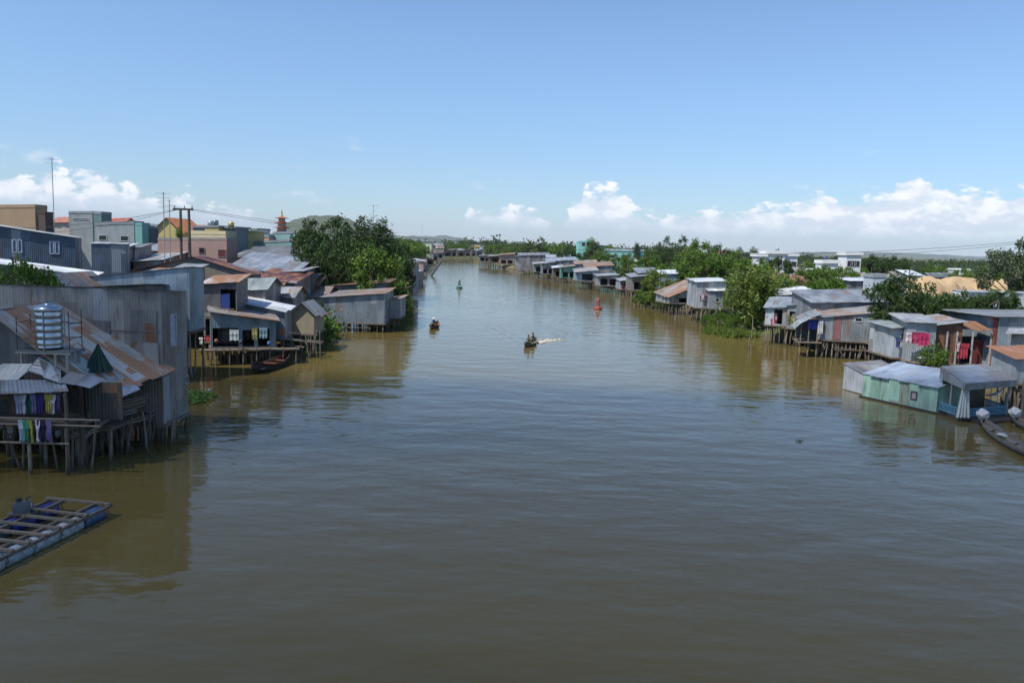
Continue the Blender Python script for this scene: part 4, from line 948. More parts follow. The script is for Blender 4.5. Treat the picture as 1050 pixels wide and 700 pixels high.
# barn roofs between town and river
house('warehouse', 'broad warehouse with a shallow grey brown gable and dark red right slope', (140, 82, 320, 277), (258, 82, 320, 281), 3.2, 0, cat='warehouse', roof='gy', ridge=1.55, wm=plaster((.17, .16, .145), .4), rm=REDM, z0=1.3, over=.3)
house('metal_house', 'wide blue grey roof stepping down behind the warehouse', (236, 96, 320, 274), (300, 96, 320, 281), 9, 1.6, cat='building', wm=DARKZ, rm=metal((.30, .33, .37), .08), z0=1.3)
house('metal_house', 'dark grey roofed hall below the teal building', (238, 112, 320, 264), (305, 112, 320, 262), 10, 1.4, cat='building', wm=CGR2, rm=metal((.17, .175, .18), .12), z0=1.3)
house('metal_house', 'dark red roofed house among the grey roofs', (262, 90, 320, 286), (302, 90, 320, 290), 7, .9, wm=DARKZ, rm=REDM, z0=1.3)
house('metal_house', 'house with a flat pale grey roof close to the dark trees', (279, 96, 320, 279), (310, 96, 320, 278), 6, .3, wm=metal((.16, .18, .2), .1), rm=metal((.36, .39, .42), .08), z0=1.3, over=.4)
house('metal_house', 'low house with pale weathered roof left of the pink building', (138, 95, 320, 268), (168, 95, 320, 266), 7, .8, wm=DARKZ, rm=metal((.40, .42, .44), .1), z0=1.3)
house('metal_house', 'small house with a grey roof in front of the teal end wall', (146, 104, 320, 256), (162, 104, 320, 257), 6, .8, wm=CGR2, rm=metal((.3, .32, .35), .1), z0=1.3)
house('metal_house', 'small rusty roofed hut behind the white roof strip', (270, Dh+12, 320, 304), (300, Dh+12, 320, 304), 5, 0, cat='hut', roof='gx', ridge=.8, wm=DARKZ, rm=RUSTM, z0=1.3)
# filler roofs farther inland, left of frame edge and between
for i, (x0_, x1_, D_, y_, c, l) in enumerate([(-40, 30, 150, 228, (.4, .36, .3), 'cream house peeping over the long dark building'), (52, 74, 170, 228, (.45, .40, .36), 'pale house seen between brown block and grey block'), (190, 200, 150, 237, (.5, .33, .28), 'pink roofed house behind the twin pole pylon'), (239, 252, 175, 240, (.30, .32, .34), 'grey distant house left of the pagoda')]):
    house('town_house', l, (x0_, D_, 300, y_), (x1_, D_, 300, y_), 9, 0, roof='gx', ridge=1.2, wm=plaster(c, .3), rm=tiles((.32, .14, .1)), z0=1.3)

# pagoda tower
pp = at(289, 240, 150); pg = thing('pagoda_tower', 'ornate tiered pagoda tower with upturned red roofs', 'pagoda', (pp.x, 150, 1.2))
z_ = 0; topz = zt(289, 222, 150)-1.2; base_h = zt(289, 241, 150)-1.2-1.0
mb = MB(); mb.box(-1.4, 1.4, -1.4, 1.4, 0, base_h); mb.build('base', plaster((.22, .36, .34), .2), pg)
st_ = (topz-base_h)/5.05
for k in range(5):
    zb = base_h+k*st_; rw_ = 1.15-.13*k; mb = MB(); mb.lathe([(rw_, zb), (rw_, zb+st_*.62)], 8, smooth=False); mb.build('storey', plaster((.46, .40, .34), .3), pg)
    mb = MB(); mb.lathe([(rw_+.75, zb+st_*.68), (rw_+.55, zb+st_*.62), (rw_*.9, zb+st_*.62), (rw_*.9, zb+st_*.98), (rw_*.5, zb+st_*1.0)][::1], 8, smooth=False)
    mb.lathe([(rw_+.78, zb+st_*.70), (rw_+.3, zb+st_*.80), (rw_*.8, zb+st_*1.0)], 8, smooth=False); mb.build('eave', tiles((.36, .12, .08)), pg)
mb = MB(); mb.lathe([(.3, topz), (.1, topz+.5), (.16, topz+.7), (.02, topz+1.3)], 8); mb.build('finial', plain((.5, .3, .1), .4), pg)

# H pole, aerials
def hpole():
    D_ = 83; a_, b_ = at(185, 214, D_), at(193.5, 214, D_); zb = 1.2
    r_ = thing('utility_pole', 'double wooden utility pole joined by a crossarm', 'utility pole', ((a_.x+b_.x)/2, D_, zb))
    w_ = (b_.x-a_.x)/2
    for s_ in (-1, 1): mb = MB(); mb.tube([(s_*w_*(1.25 if s_ > 0 else 1.0), 0, 0), (s_*w_, 0, a_.z-zb)], [.19, .13], 10); mb.build('pole', plain((.10, .085, .075), .8), r_)
    mb = MB(); mb.beam((-w_-.75, 0, a_.z-zb-.05), (w_+.45, 0, a_.z-zb-.05), .22, .2); mb.build('crossarm', M_dark, r_)
    mb = MB(); mb.beam((-w_, 0, 3.5), (w_*1.2, 0, 5.5), .1); mb.beam((w_*1.2, 0, 3.5), (-w_, 0, 5.6), .1); mb.build('brace', M_dark, r_)
    for x_ in (-w_-.6, 0, w_+.35): mb = MB(); mb.lathe([(.04, 0), (.07, .08), (.04, .14), (.07, .2), (.03, .3)], 8, (x_, 0, a_.z-zb+.03)); mb.build('insulator', plain((.3, .2, .15), .3), r_)
    return a_.z
hz = hpole()
pv = at(185, 262, 83); tree('shrub', LM, 5, 184, 82.5, 232, .45, 'leafy tuft growing up around the double utility pole', 'climbing_plant', 'plant', z0=zt(184, 243, 82.5))
def aerial(x, ytop, D, label, n=4):
    zt_ = zt(x, ytop, D); p = at(x, ytop, D); r_ = thing('tv_aerial', label, 'aerial', (p.x, D, 7.0)); h_ = zt_-7.0
    mb = MB(); mb.tube([(0, 0, 0), (0, 0, h_)], .05, 5); mb.build('mast', plain((.3, .3, .32), .5), r_)
    mb = MB()
    for k in range(n): mb.tube([(-.9+.1*k, 0, h_-.15-k*.5), (.9-.1*k, 0, h_-.15-k*.5)], .022, 4)
    mb.tube([(0, -.6, h_-.15), (0, .6, h_-.15)], .022, 4); mb.build('antenna', plain((.3, .3, .32), .5), r_)
aerial(167.5, 197, 90, 'tall thin aerial mast just left of the double pole', 4); aerial(173.5, 205, 92, 'shorter thin aerial mast nearest the double pole', 3)
aerial(53, 162, 100, 'very tall lone aerial mast above the brown block', 2); aerial(383, 210, 150, 'thin mast sticking up behind the dark trees', 1)
aerial(433, 230, 420, 'thin distant mast on the far left bank', 0)
def rooftank(x, y, D, label, c=(.5, .45, .2)):
    p = at(x, y, D); r_ = thing('roof_tank', label, 'water tank', (p.x, D, p.z)); mb = MB(); mb.lathe([(.15, 0), (.4, .03), (.45, .2), (.45, .6), (.35, .75), (.08, .8)], 14); mb.build('tank_body', plain(c, .3, .5), r_, True)
    mb = MB(); 
    for a_ in (-.3, .3):
        for b_ in (-.3, .3): mb.beam((a_, b_, -1.6), (a_, b_, .1), .07)
    mb.build('stand', M_dark, r_)
rooftank(237, 233, 118, 'brassy round tank on the roof right of the yellow room'); rooftank(216, 232, 118, 'small steel tank on the square yellow room', (.4, .42, .45)); rooftank(221, 231, 119, 'second steel tank on the square yellow room', (.25, .27, .3))

# crowded small roofs behind the waterfront
CL_ = 'small tin roofed huts crowded behind the left waterfront'
for i, (xa, xb, D_, y, rd_, g_, l) in enumerate([(246, 262, 84, 291, 0, RUSTM, 'small rusty roofed hut left of the hip roofed house'), (270, 286, 88, 296, 1, metal((.28, .22, .19), .6), 'brown gabled hut right of the hip roofed house'), (286, 300, 92, 291, 1, GREY2, 'grey gabled hut below the red roof'), (300, 318, 98, 287, 0, metal((.30, .30, .32), .3), 'flat grey hut against the dark trees'),
        (262, 280, 93, 286, 0, metal((.22, .24, .27), .1), 'dark flat hut behind the brown gabled one'), (228, 246, 90, 281, 0, metal((.33, .30, .27), .5), 'patchy brown roof just right of the warehouse'), (310, 326, 100, 292, 1, metal((.34, .26, .22), .6), 'rust brown gabled hut at the foot of the dark trees'), (150, 170, 78, 279, 0, RUSTM, 'rusty flat roof behind the pale blue building'), (172, 192, 76, 280, 0, GREY2, 'grey flat roof behind the pale blue building'),
        (100, 122, 92, 258, 0, PALE, 'pale flat roof right of the long dark building'), (124, 140, 96, 256, 0, DARKZ, 'dark flat roof beside the square blue block')]):
    house('tin_hut', l, (xa, D_, 330, y), (xb, D_, 330, y+rnd.uniform(-1.5, 1.5)), 4.5, 0 if rd_ else rnd.uniform(.2, .8), cat='hut', roof='gx' if rd_ else 'shed', ridge=.8, wm=[DARKZ, GREY, BROWN][i % 3], rm=g_, z0=1.3, jit=.05, group=CL_, wins=[('f', .5, 2.2, .7, .7)])
for i, (x, y, l) in enumerate([(214, 400, 'white plastic scrap floating beside the green water plants'), (222, 432, 'small leafy scrap floating off the grey shed'), (418, 372, 'dark scrap of weed drifting in mid river'), (820, 452, 'leafy scrap drifting off the floating house')]):
    p = gp(x, y, .0); mb = MB(); r_ = random.Random(i)
    for k in range(10):
        c = Vector((r_.gauss(0, .11), r_.gauss(0, .10), .02+r_.random()*.04)); a_ = r_.uniform(0, 3.1); d = Vector((math.cos(a_), math.sin(a_), r_.uniform(-.1, .2)))*r_.uniform(.03, .08); e = Vector((-d.y, d.x, .02))*.5
        mb.hexa([c-d-e, c+d-e*.6, c+d+e*.6, c-d+e], [q+Vector((0, 0, .015)) for q in (c-d-e, c+d-e*.6, c+d+e*.6, c-d+e)])
    o = mb.build('floating_scrap', plain([(.6, .6, .6), (.05, .09, .02), (.1, .07, .04), (.04, .06, .02), (.06, .10, .02)][i], .7), None); o.location = p; tag(o, l, 'debris', 'bits floating on the river')
def pot(x, y, D, c, label, s_=.17):
    p = at(x, y, D); mb = MB(); mb.lathe([(s_*.6, 0), (s_, s_*.8), (s_*.95, s_*1.6), (s_*.6, s_*1.9), (s_*.7, s_*2.05), (s_*.55, s_*2.0), (s_*.5, s_*1.6)], 14); o = mb.build('water_jar', plain(c, .6), None, True); o.location = p; tag(o, label, 'jar', 'jars standing on the waterfront decks')
for x, y, D_, c, l in ((-0, 440, Df+.5, (.3, .3, .32), 'grey jar on the laundry deck at the left edge'), (74, 436, Df+1.5, (.1, .2, .4), 'blue jar just right of the laundry deck')): pot(x, y, D_, c, l)
for x, y, c, l in ((222, 351.5, (.25, .12, .06), 'brown jar at the left of the waterfront porch'), (247, 352.5, (.07, .08, .1), 'dark jar midway on the waterfront porch'), (276, 354, (.05, .15, .35), 'blue jar near the right end of the waterfront porch')): pot(x, y, Dh-.55, c, l)
# ============================================================ LEFT BANK, TREES AND FAR END
GT = 'dark trees massed on the left bank'
for i, (k, mt_, sd_, x, D, y, wd_, l) in enumerate([
    ('spire', LG, 2, 312, 112, 232, .8, 'leftmost dark tree reaching over the teal building'), ('broad', LG, 3, 330, 122, 228, .9, 'dark leafy tree second from the left in the mass'),
    ('spire', LG, 4, 347, 118, 219, .9, 'tallest pointed dark tree left of centre in the mass'), ('spire', LG, 2, 370, 126, 223, .85, 'pointed dark tree right of the tallest one'),
    ('broad', LG, 5, 358, 112, 236, .8, 'round dark crown in front of the two pointed trees'), ('wispy', LG, 6, 386, 132, 227, 1.1, 'feathery dark tree below the thin mast'),
    ('broad', LG, 3, 392, 138, 239, .7, 'dark tree right of the feathery one'), ('low', LG, 7, 402, 146, 250, .6, 'low dark tree near the right end of the mass'),
    ('low', LM, 8, 380, 108, 258, .75, 'lighter green low tree in front of the mass'), ('broad', LG, 5, 338, 106, 252, .6, 'dark bush rising just behind the rusty roofs'),
    ('low', LG, 7, 394, 120, 265, .55, 'dark bush overhanging the water by the shed end'), ('low', LG, 7, 411, 160, 263, .55, 'last dark tree before the concrete wall'),
    ('low', LG, 8, 318, 104, 262, .65, 'dark bush behind the flat pale roof')]):
    tree(k, mt_, sd_, x, D, y, wd_, l, group=GT)
tree('shrub', LM, 5, 322, 86, 309, 1.0, 'green shrub at the left end of the long shed', 'shrub', 'shrub')
tree('shrub', LM, 6, 413, 118, 300, .8, 'small green shrub at the water edge beyond the shed', 'shrub', 'shrub')
house('river_house', 'grey metal house at the water between dark trees and concrete wall', (414, 150, 290, 268), (424, 150, 290, 270), 8, .3, wm=metal((.22, .23, .26), .2), rm=DARKZ, z0=.8, over=.3)
# concrete embankment block
p0, p1 = gp(420, 297), gp(434, 292)
eb = thing('concrete_wall', 'tall pale concrete embankment wall rising from the water', 'wall', ((p0.x+p1.x)/2, (p0.y+p1.y)/2, 0)); 
mb = MB(); e_ = Vector(eb.location); hw = zt(428, 277, p1.y); q = [p0-e_, p1-e_, p1-e_+Vector((-9, 8, 0)), p0-e_+Vector((-9, 8, 0))]
q = [Vector((v.x, v.y, -1)) for v in q]; mb.hexa(q, [Vector((v.x, v.y, hw-.3)) for v in q]); mb.build('wall_face', plaster((.28, .26, .24), .4), eb)
q2 = [v*1.03 for v in q]; mb = MB(); mb.hexa([Vector((v.x, v.y, hw-.3)) for v in q2], [Vector((v.x, v.y, hw)) for v in q2]); mb.build('coping', M_conc, eb)
house('river_house', 'pinkish hut standing on the concrete embankment', (423, 232, 280, 266), (434, 232, 280, 268), 6, .2, wm=plaster((.36, .25, .24), .3), rm=metal((.45, .47, .48), .1), z0=zt(428, 277, 232), over=.4)
mb = MB(); p = at(447, 268, 262); q0 = gp(440, 283); q1 = at(453, 267, q0.y+6)
tp = thing('leaning_pole', 'thick dark pole leaning out of the river at the far bend', 'pole', q0); mb.tube([Vector((0, 0, -.8)), q1-q0], [.45, .34], 8); mb.build('shaft', plain((.07, .075, .08), .8), tp)
mb = MB(); mb.tube([q1-q0+Vector((-.6, 0, .2)), q1-q0+Vector((.9, 0, -.1))], .16, 6); mb.build('cross_piece', M_dark, tp)
# far bend: houses across the end of the reach, two banks of them
cols = [(.30, .33, .37), (.42, .30, .28), (.36, .40, .42), (.25, .29, .31), (.45, .42, .38), (.22, .33, .35), (.33, .31, .30)]
cn_ = ['grey', 'pinkish', 'pale grey', 'dark grey', 'cream', 'bluish', 'brownish']
x = 431; i = 0
where = ['nearest the concrete wall', 'second along from the concrete wall', 'just before the leaning pole', 'right behind the leaning pole', 'under the white block', 'midway across the river end', 'left of the yellow house', 'below the yellow house', 'next to the farthest right bank hut', 'tucked behind its neighbours', 'at the water edge']
while x < 494:
    w_ = rnd.uniform(4.5, 8.5); D_ = min(270+(x-431)*11, 519); k = i % 7
    wy = 248.5+11*817/D_*.98
    house('river_house', f'{cn_[k]} walled far stilt house at the river bend {where[min(i, 10)]}', (x, D_+rnd.uniform(-4, 3), wy-3, wy-7.5-rnd.uniform(0, 3)), (x+w_, D_+2, wy-3, wy-7.5-rnd.uniform(0, 3)), 9, rnd.uniform(-.5, .8), wm=metal(hs(cols[k], .5), .3), rm=metal(hs(cols[(k+3) % 7], rnd.uniform(.5, 1.1)), .3), stilts=(5, 2), foot='water', group='small houses along the far river bend', openings=[('f', .2, .7, .1, 1.8)], jit=.06)
    x += w_*.92; i += 1
for (x0_, x1_, D_, y_, c, l) in [(432, 442, 560, 250, (.55, .58, .42), 'pale green far building on the left bank skyline'), (442, 454, 570, 249.5, (.62, .60, .60), 'white far building beside the pale green one'), (448, 455, 555, 252, (.50, .32, .25), 'salmon far building in front of the white one'), (420, 428, 500, 251, (.6, .6, .58), 'small white far house above the concrete wall'), (486, 492, 600, 251.5, (.55, .42, .1), 'yellow far house at the end of the river'), (492, 496, 600, 253, (.55, .55, .55), 'white far house right of the yellow one'), (476, 486, 620, 252, (.28, .33, .38), 'blue grey far house left of the yellow one')]:
    house('town_house', l, (x0_, D_, 268, y_), (x1_, D_, 268, y_), 12, 0, cat='building', roof='flat', wm=plaster(c, .2), rm=CGR, z0=1.3, over=.1, parapet=.5, wins=[('f', .3, zt(x0_, y_, D_)-3.2, 1.4, 1.2), ('f', .7, zt(x0_, y_, D_)-3.2, 1.4, 1.2)])
GF = 'small trees around the far bend'
for i, (k, x, D, y) in enumerate([('low', 424, 380, 248), ('broad', 418, 320, 246), ('low', 430, 480, 250), ('broad', 460, 580, 247.5), ('low', 466, 560, 251), ('broad', 473, 590, 249), ('low', 480, 610, 251), ('broad', 500, 590, 251), ('low', 506, 560, 252), ('broad', 513, 540, 250), ('low', 409, 300, 246), ('broad', 448, 600, 249)]):
    tree(k, LM, (3, 7)[k == 'low'], x, D, y, 1.2, 'small green tree among the far houses around the bend', group=GF)

# ============================================================ RIGHT BANK, LONG ROW
def row(name, label, xa, xb, yf, ytA, ytB, foot, dep=6, back=.3, wm=GREY, rm=GREY2, st=(5, 3), **k):
    D_ = dw((xa+xb)/2, foot)
    return house(name, label, (xa, D_, yf, ytA), (xb, D_, yf, ytB), dep, back, wm=wm, rm=rm, stilts=st, foot='water', over=k.pop('over', .35), **k)
GRW = 'stilt houses along the far right bank'
DK = metal((.12, .11, .11), .4)
R_ = [
 ('farthest stilt house of the right row, grey with many pale posts', 491, 503, 268, 262.5, 262, 273, GREY, DARKZ, (7, 3)),
 ('dark open stilt house second from the far end of the right row', 501, 513, 269, 263, 262, 274.5, DK, RUSTM, (6, 3)),
 ('stilt house with a pinkish rust roof near the far end of the row', 512, 527, 270.5, 261.5, 260.5, 275, metal((.33, .27, .26), .3), metal((.36, .25, .22), .5), (6, 3)),
 ('broad grey stilt house with a big pale grey end wall', 528, 541, 272.5, 263, 262, 278, metal((.36, .38, .42), .05), GREY, (5, 3)),
 ('low brown stilt house tucked right of the big grey end wall', 540, 549, 275, 269, 268, 280.5, metal((.22, .17, .14), .4), RUSTM, (4, 3)),
 ('teal edged narrow stilt house midway along the far row', 547, 556, 279, 271, 270, 285, metal((.22, .33, .33), .2), GREY2, (4, 3)),
 ('stilt house with a light grey roof left of the white lid roof', 555, 568, 281, 270, 269, 287, metal((.25, .26, .28), .3), PALE, (5, 3)),
 ('narrow dark stilt house with a small bright white roof', 567, 577, 284, 275, 274, 289, DK, WHITE, (4, 3)),
 ('bright teal green walled stilt house in the far row', 575, 591, 285, 274, 272.5, 291, metal((.14, .36, .30), .1), metal((.40, .36, .30), .35), (5, 3)),
 ('pale blue walled stilt house standing above dark stilts', 590, 612, 288, 279, 277, 297, metal((.30, .40, .47), .08), metal((.42, .40, .38), .3), (8, 3)),
 ('grey stilt house with a red door behind the red buoy', 613, 634, 293, 283, 282, 300, GREY2, PALE, (6, 3)),
 ('small pale stilt house between the red door house and brown one', 636, 647, 297, 288, 287, 303, PALE, PALE, (4, 3)),
 ('brown boarded stilt house left of the climbing bush', 647, 671, 297.5, 284, 282, 308, metal((.24, .22, .21), .35), metal((.33, .36, .40), .1), (7, 3)),
]
for j, (l, xa, xb, yf, yA, yB, ft, wm_, rm_, st) in enumerate(R_):
    w_ = [('f', rnd.uniform(.2, .4), 1.2, .7, .8), ('f', rnd.uniform(.6, .8), 1.2, .7, .8)]
    dr = [('f', .28, .9, 1.8, M_red)] if 'red door' in l else [('f', .5, .8, 1.7, M_dark)]
    op = [('f', .12, .46, .1, 1.7), ('f', .56, .9, .1, 1.7)] if j % 2 == 0 else [('f', .3, .8, .1, 1.8)]
    if j % 2 == 0: w_ = []; dr = []
    elif 'red' not in l: dr = []; w_ = w_[:0]
    else: op = []
    row('stilt_house', l, xa, xb, yf, yA, yB, ft, rnd.uniform(7, 10), rnd.uniform(.0, .6), wm_, rm_, st, wins=w_, doors=dr, openings=op, group=GRW, jit=.05, braces=3, front_over=.8)
# second rank roofs
for (l, xa, xb, D_, yA, yB, rm_) in [('grey roofed house behind the far teal edged hut', 531, 562, 300, 262, 261.5, metal((.24, .25, .28), .1)), ('long pale roofed house behind the white lid roof', 560, 590, 262, 268, 266.5, metal((.36, .40, .45), .1)), ('brown roofed house behind the bright teal hut', 590, 612, 232, 271, 270, metal((.36, .31, .25), .4)),
        ('rust and tan roofed house above the pale blue walled hut', 600, 628, 214, 274, 272, metal((.34, .27, .22), .5)), ('white edged roof behind the grey house with the red door', 560, 585, 290, 264, 263.5, PALE), ('grey lean roof house behind the brown boarded one', 655, 676, 172, 280, 279.5, GREY)]:
    house('metal_house', l, (xa, D_, 285, yA), (xb, D_, 285, yB), 8, .8, wm=metal((.2, .2, .21), .25), rm=rm_, z0=1.3, group='second row of roofs on the right bank', jit=.05)
# ---- mid right bank
D_ = dw(700, 323)
house('metal_house', 'blue grey house with a white roof edge behind the climbing bush', (678, D_+16, 303, 281), (696, D_+16, 303, 280.5), 6, .5, wm=metal((.28, .34, .42), .1), rm=WHITE, z0=1.5, wins=[('f', .75, 2.2, .9, .8)])
house('stilt_house', 'sagging stilt house with a salmon rust tin roof', (686, D_, 310, 304), (714, D_+1, 312, 292.5), 6, .4, wm=metal((.38, .40, .40), .2), rm=metal((.40, .33, .29), .55), stilts=(8, 3), foot='water', over=.4, braces=4, openings=[('f', .35, .9, .1, .9)])
D2_ = dw(735, 331)
r_, lc_, inf = house('stilt_house', 'tall pale grey stilt house with thin white roof line', (714, D2_, 315, 289), (745, D2_, 317, 288), 7, .2, wm=PALE, rm=WHITE, stilts=(8, 3), foot='water', over=.35, braces=3, jit=.01, wins=[('f', .15, 1.6, .6, .9), ('l', .5, 1.6, .8, .9)])
house('stilt_annex', 'lower front annex of the tall pale house under its own white roof', (727, D2_-1.6, 316, 298), (750, D2_-1.6, 317, 297.5), 1.5, .15, cat='annex', wm=metal((.32, .36, .40), .1), rm=WHITE, stilts=(5, 2), foot='water', over=.35, jit=.01, wins=[('f', .35, 1.3, .6, .7)], doors=[('f', .72, .8, 1.7, M_dark)])
garment(720.5, 301, D2_-.4, .6, .9, (.6, .45, .5), 'pinkish shirt hanging on the tall pale stilt house', 'washing on the mid right bank'); garment(724, 303, D2_-.4, .6, .8, (.08, .06, .09), 'black shirt hanging beside the pinkish one', 'washing on the mid right bank')
# ---- stilt group 783-900
Dp = dw(783, 352); Dp2 = dw(835, 366); Dp3 = dw(895, 369)
r_, lc_, inf = house('stilt_house', 'small grey stilt unit with pink washing on its left side', (784, Dp, 332.5, 315), (806, Dp-1, 334, 315), 6, .9, wm=PALE, rm=metal((.30, .34, .38), .08), stilts=(5, 3), foot='water', over=.3, openings=[('f', .42, .8, .15, 1.9)], thick=1.1)
house('stilt_house', 'long grey corrugated stilt house behind the curved roof shed', (806, Dp-1.5, 336, 313), (832, Dp-3, 338, 311), 9, .9, wm=GREY2, rm=metal((.27, .31, .35), .12), stilts=(6, 3), foot='water', over=.3, openings=[('f', .1, .75, .5, 2.0)], thick=1.1, braces=4)
house('stilt_house', 'wide grey roofed house stretching to the large dark tree', (832, Dp2+4, 336, 310), (905, Dp2+4, 340, 309), 7, .9, wm=metal((.24, .27, .30), .15), rm=metal((.26, .28, .30), .18), stilts=(9, 3), foot='water', over=.35)
r_, lc_, inf = house('stilt_shed', 'front grey corrugated shed with a faded red upright sheet', (838, Dp2, 350, 325.5), (904, Dp3-1, 349, 320), 4.5, .4, cat='shed', wm=metal((.25, .28, .31), .12), rm=metal((.33, .32, .31), .38), stilts=(14, 4), foot='water', over=.25, braces=9, thick=1.1, wins=[('f', .62, 2.3, .8, .5)])
mb = MB(); mb.box(-inf['L']*.27, -inf['L']*.27+.8, -inf['dep']/2-.04, -inf['dep']/2-.01, .05, 2.6); mb.build('red_sheet', metal((.26, .13, .13), .3), r_)
# curved lean-to roof on its left
cv_ = thing('lean_to', 'curved corrugated lean-to roof ending in a pale sheet over the water', 'lean-to', (at(830, 350, Dp2).x, Dp2, 2.0))
prev = None; pts_ = [(815, 337), (822, 331), (832, 326), (843, 322.5)]
mb = MB()
fr = [at(x, y, Dp2-.8) for x, y in pts_]; bk = [v+Vector((.8, 4.2, .25)) for v in fr]
roof_quad('roof', metal((.42, .52, .52), .05), cv_, (fr[0], fr[1], bk[1]*.6+fr[1]*.4, bk[0]*.6+fr[0]*.4), rag=.0)
for a_ in (1, 2): roof_quad('roof', metal((.30, .32, .33), .25), cv_, (fr[a_], fr[a_+1], bk[a_+1], bk[a_]), rag=.1)
mb = MB(); zf = zt(826, 350, Dp2)
for x in (821, 829, 838):
    v = at(x, 345, Dp2-.4); mb = MB(); mb.tube([rel(cv_, (v.x, v.y, -.9)), rel(cv_, (v.x, v.y, zt(x, 331, Dp2-.4)))], .06, 5); mb.build('post', M_logp, cv_)
mb = MB(); a_ = at(819, 347, Dp2-.7); b_ = at(843, 350, Dp2-.7)
mb.hexa([rel(cv_, p) for p in (Vector((a_.x, a_.y, zf-.1)), Vector((b_.x, b_.y, zf-.1)), Vector((b_.x+.6, b_.y+3.6, zf-.1)), Vector((a_.x+.6, a_.y+3.6, zf-.1)))], [rel(cv_, p) for p in (Vector((a_.x, a_.y, zf)), Vector((b_.x, b_.y, zf)), Vector((b_.x+.6, b_.y+3.6, zf)), Vector((a_.x+.6, a_.y+3.6, zf)))]); mb.build('floor_deck', M_deck, cv_)
mb = MB(); v = at(838, 335, Dp2+1.5); mb.box(*[q for pr_ in ((v.x-cv_.location.x-2.2, v.x-cv_.location.x+.6), (1.5, 1.56), (.0, 1.9)) for q in pr_]); mb.build('back_wall', metal((.10, .12, .16), .1), cv_)
LD = 'washing and bundles on the right bank stilt group'
garment(787.5, 317.5, Dp-.12, .5, .9, (.45, .42, .55), 'pale lilac shirt on the small grey unit', LD); garment(790.5, 318.5, Dp-.12, .5, .8, (.06, .07, .30), 'dark blue shirt on the small grey unit', LD)
garment(794, 321, Dp-.25, .8, 1.4, (.62, .30, .30), 'salmon pink sheet hanging on the small grey unit', LD, 'sheet'); garment(793, 327, Dp-.35, .7, .9, (.50, .08, .14), 'crimson shirt below the salmon sheet', LD)
garment(811, 324, Dp-1.7, .7, .9, (.12, .13, .05), 'olive cloth in the open front', LD, 'sheet'); garment(815, 322, Dp-1.8, .7, 1.1, (.35, .32, .20), 'tan cloth in the open front', LD, 'sheet'); garment(822, 321, Dp-2, .5, 1.4, (.55, .56, .55), 'white towel at the open front', LD, 'sheet')
garment(835, 329, Dp2-.3, 1.4, .9, (.03, .06, .35), 'bright blue tarpaulin under the curved roof', LD, 'sheet', cat='tarpaulin'); garment(842, 328, Dp2-.5, .5, 1.5, (.5, .5, .48), 'white cloth hanging beside the blue tarpaulin', LD, 'sheet')
r_, _, _ = house('metal_house', 'open sided house with red posts beneath a white flat roof', (797, Dp+9, 322, 302.5), (832, Dp+9, 322, 299.5), 5, .4, wm=metal((.20, .10, .08), .4), rm=WHITE, z0=1.4, over=.6, jit=.01, openings=[('f', .06, .28, 1, 3.6), ('f', .34, .58, 1, 3.6), ('f', .64, .92, 1, 3.6)])
house('yellow_house', 'yellow gabled house with a brown tiled roof among the trees', (798, 128, 310, 292), (812, 128, 310, 292), 10, 0, roof='gy', ridge=1.6, wm=plaster((.62, .50, .22), .15), rm=tiles((.24, .10, .07)), z0=1.3)
house('red_roof_house', 'long brown tiled roof right of the yellow gable', (812, 130, 310, 292), (826, 130, 310, 292), 7, 0, roof='gx', ridge=1.3, wm=plaster((.4, .3, .22), .3), rm=tiles((.24, .10, .07)), z0=1.3)
house('metal_house', 'white topped shed between green trees and the grey block', (871, 122, 310, 288), (902, 122, 310, 288), 7, .2, wm=metal((.15, .15, .16), .3), rm=WHITE, z0=1.3, jit=.01)
house('concrete_building', 'pale blue grey concrete block above the dark tree', (893, 112, 310, 284.5), (906, 112, 310, 284), 3, 0, cat='building', roof='flat', wm=plaster((.42, .46, .52), .2), rm=CGR, z0=1.3, over=.1, parapet=.3)
house('metal_house', 'long grey sided hall left of the sand heaps', (906, 113, 310, 285.5), (927, 113, 310, 286.5), 3, 0, cat='building', roof='flat', wm=plaster((.24, .27, .29), .3), rm=CGR, z0=1.3, over=.1, parapet=.1)

# ============================================================ RIGHT BANK, NEAR
Dn = 72
rr2, _, _ = house('stilt_house', 'narrow pale hut at the left end of the pink washing', (915, Dn, 366, 336), (928, Dn, 367, 335), 5, .1, cat='hut', wm=PALE, rm=metal((.33, .38, .38), .05), stilts=(3, 3), foot='water', wins=[('f', .65, 1.9, .4, .7)])
r_, _, q1i = house('stilt_house', 'grey stilt house with a square mesh wall behind pink washing', (927, Dn-1, 369, 330), (957, Dn-1.5, 372, 331), 6, .3, wm=metal((.36, .39, .41), .10), rm=metal((.38, .40, .41), .22), stilts=(5, 3), foot='water', over=.35, doors=[('r', .4, 1.0, 2.0, M_dark)])
house('metal_house', 'brown rusted hut wedged right of the mesh walled house', (957, Dn+1, 372, 333), (984, Dn+1, 372, 330), 5, .2, cat='hut', wm=BROWN, rm=metal((.34, .34, .34), .4), stilts=(4, 2), foot='water', over=.35)
r_, _, q3 = house('stilt_house', 'large grey house with a wide flat roof and blue metal walls', (959, 84, 364, 317), (1020, Dn, 372, 324.5), 9, .25, cat='house', wm=metal((.30, .35, .40), .10), rm=metal((.25, .26, .27), .08), stilts=(10, 3), foot='water', over=.4, jit=.008, front_over=.6)
h_ = q3['L']/2; f_ = -q3['dep']/2
mb = MB(); mb.box(h_-.9, h_-.05, f_-.05, f_-.01, .2, q3['hB']-.1); mb.build('red_sheet', metal((.28, .08, .07), .3), r_)
aw = at(968, 338, Dn+1.5); bw = at(1016, 339, Dn+.5)
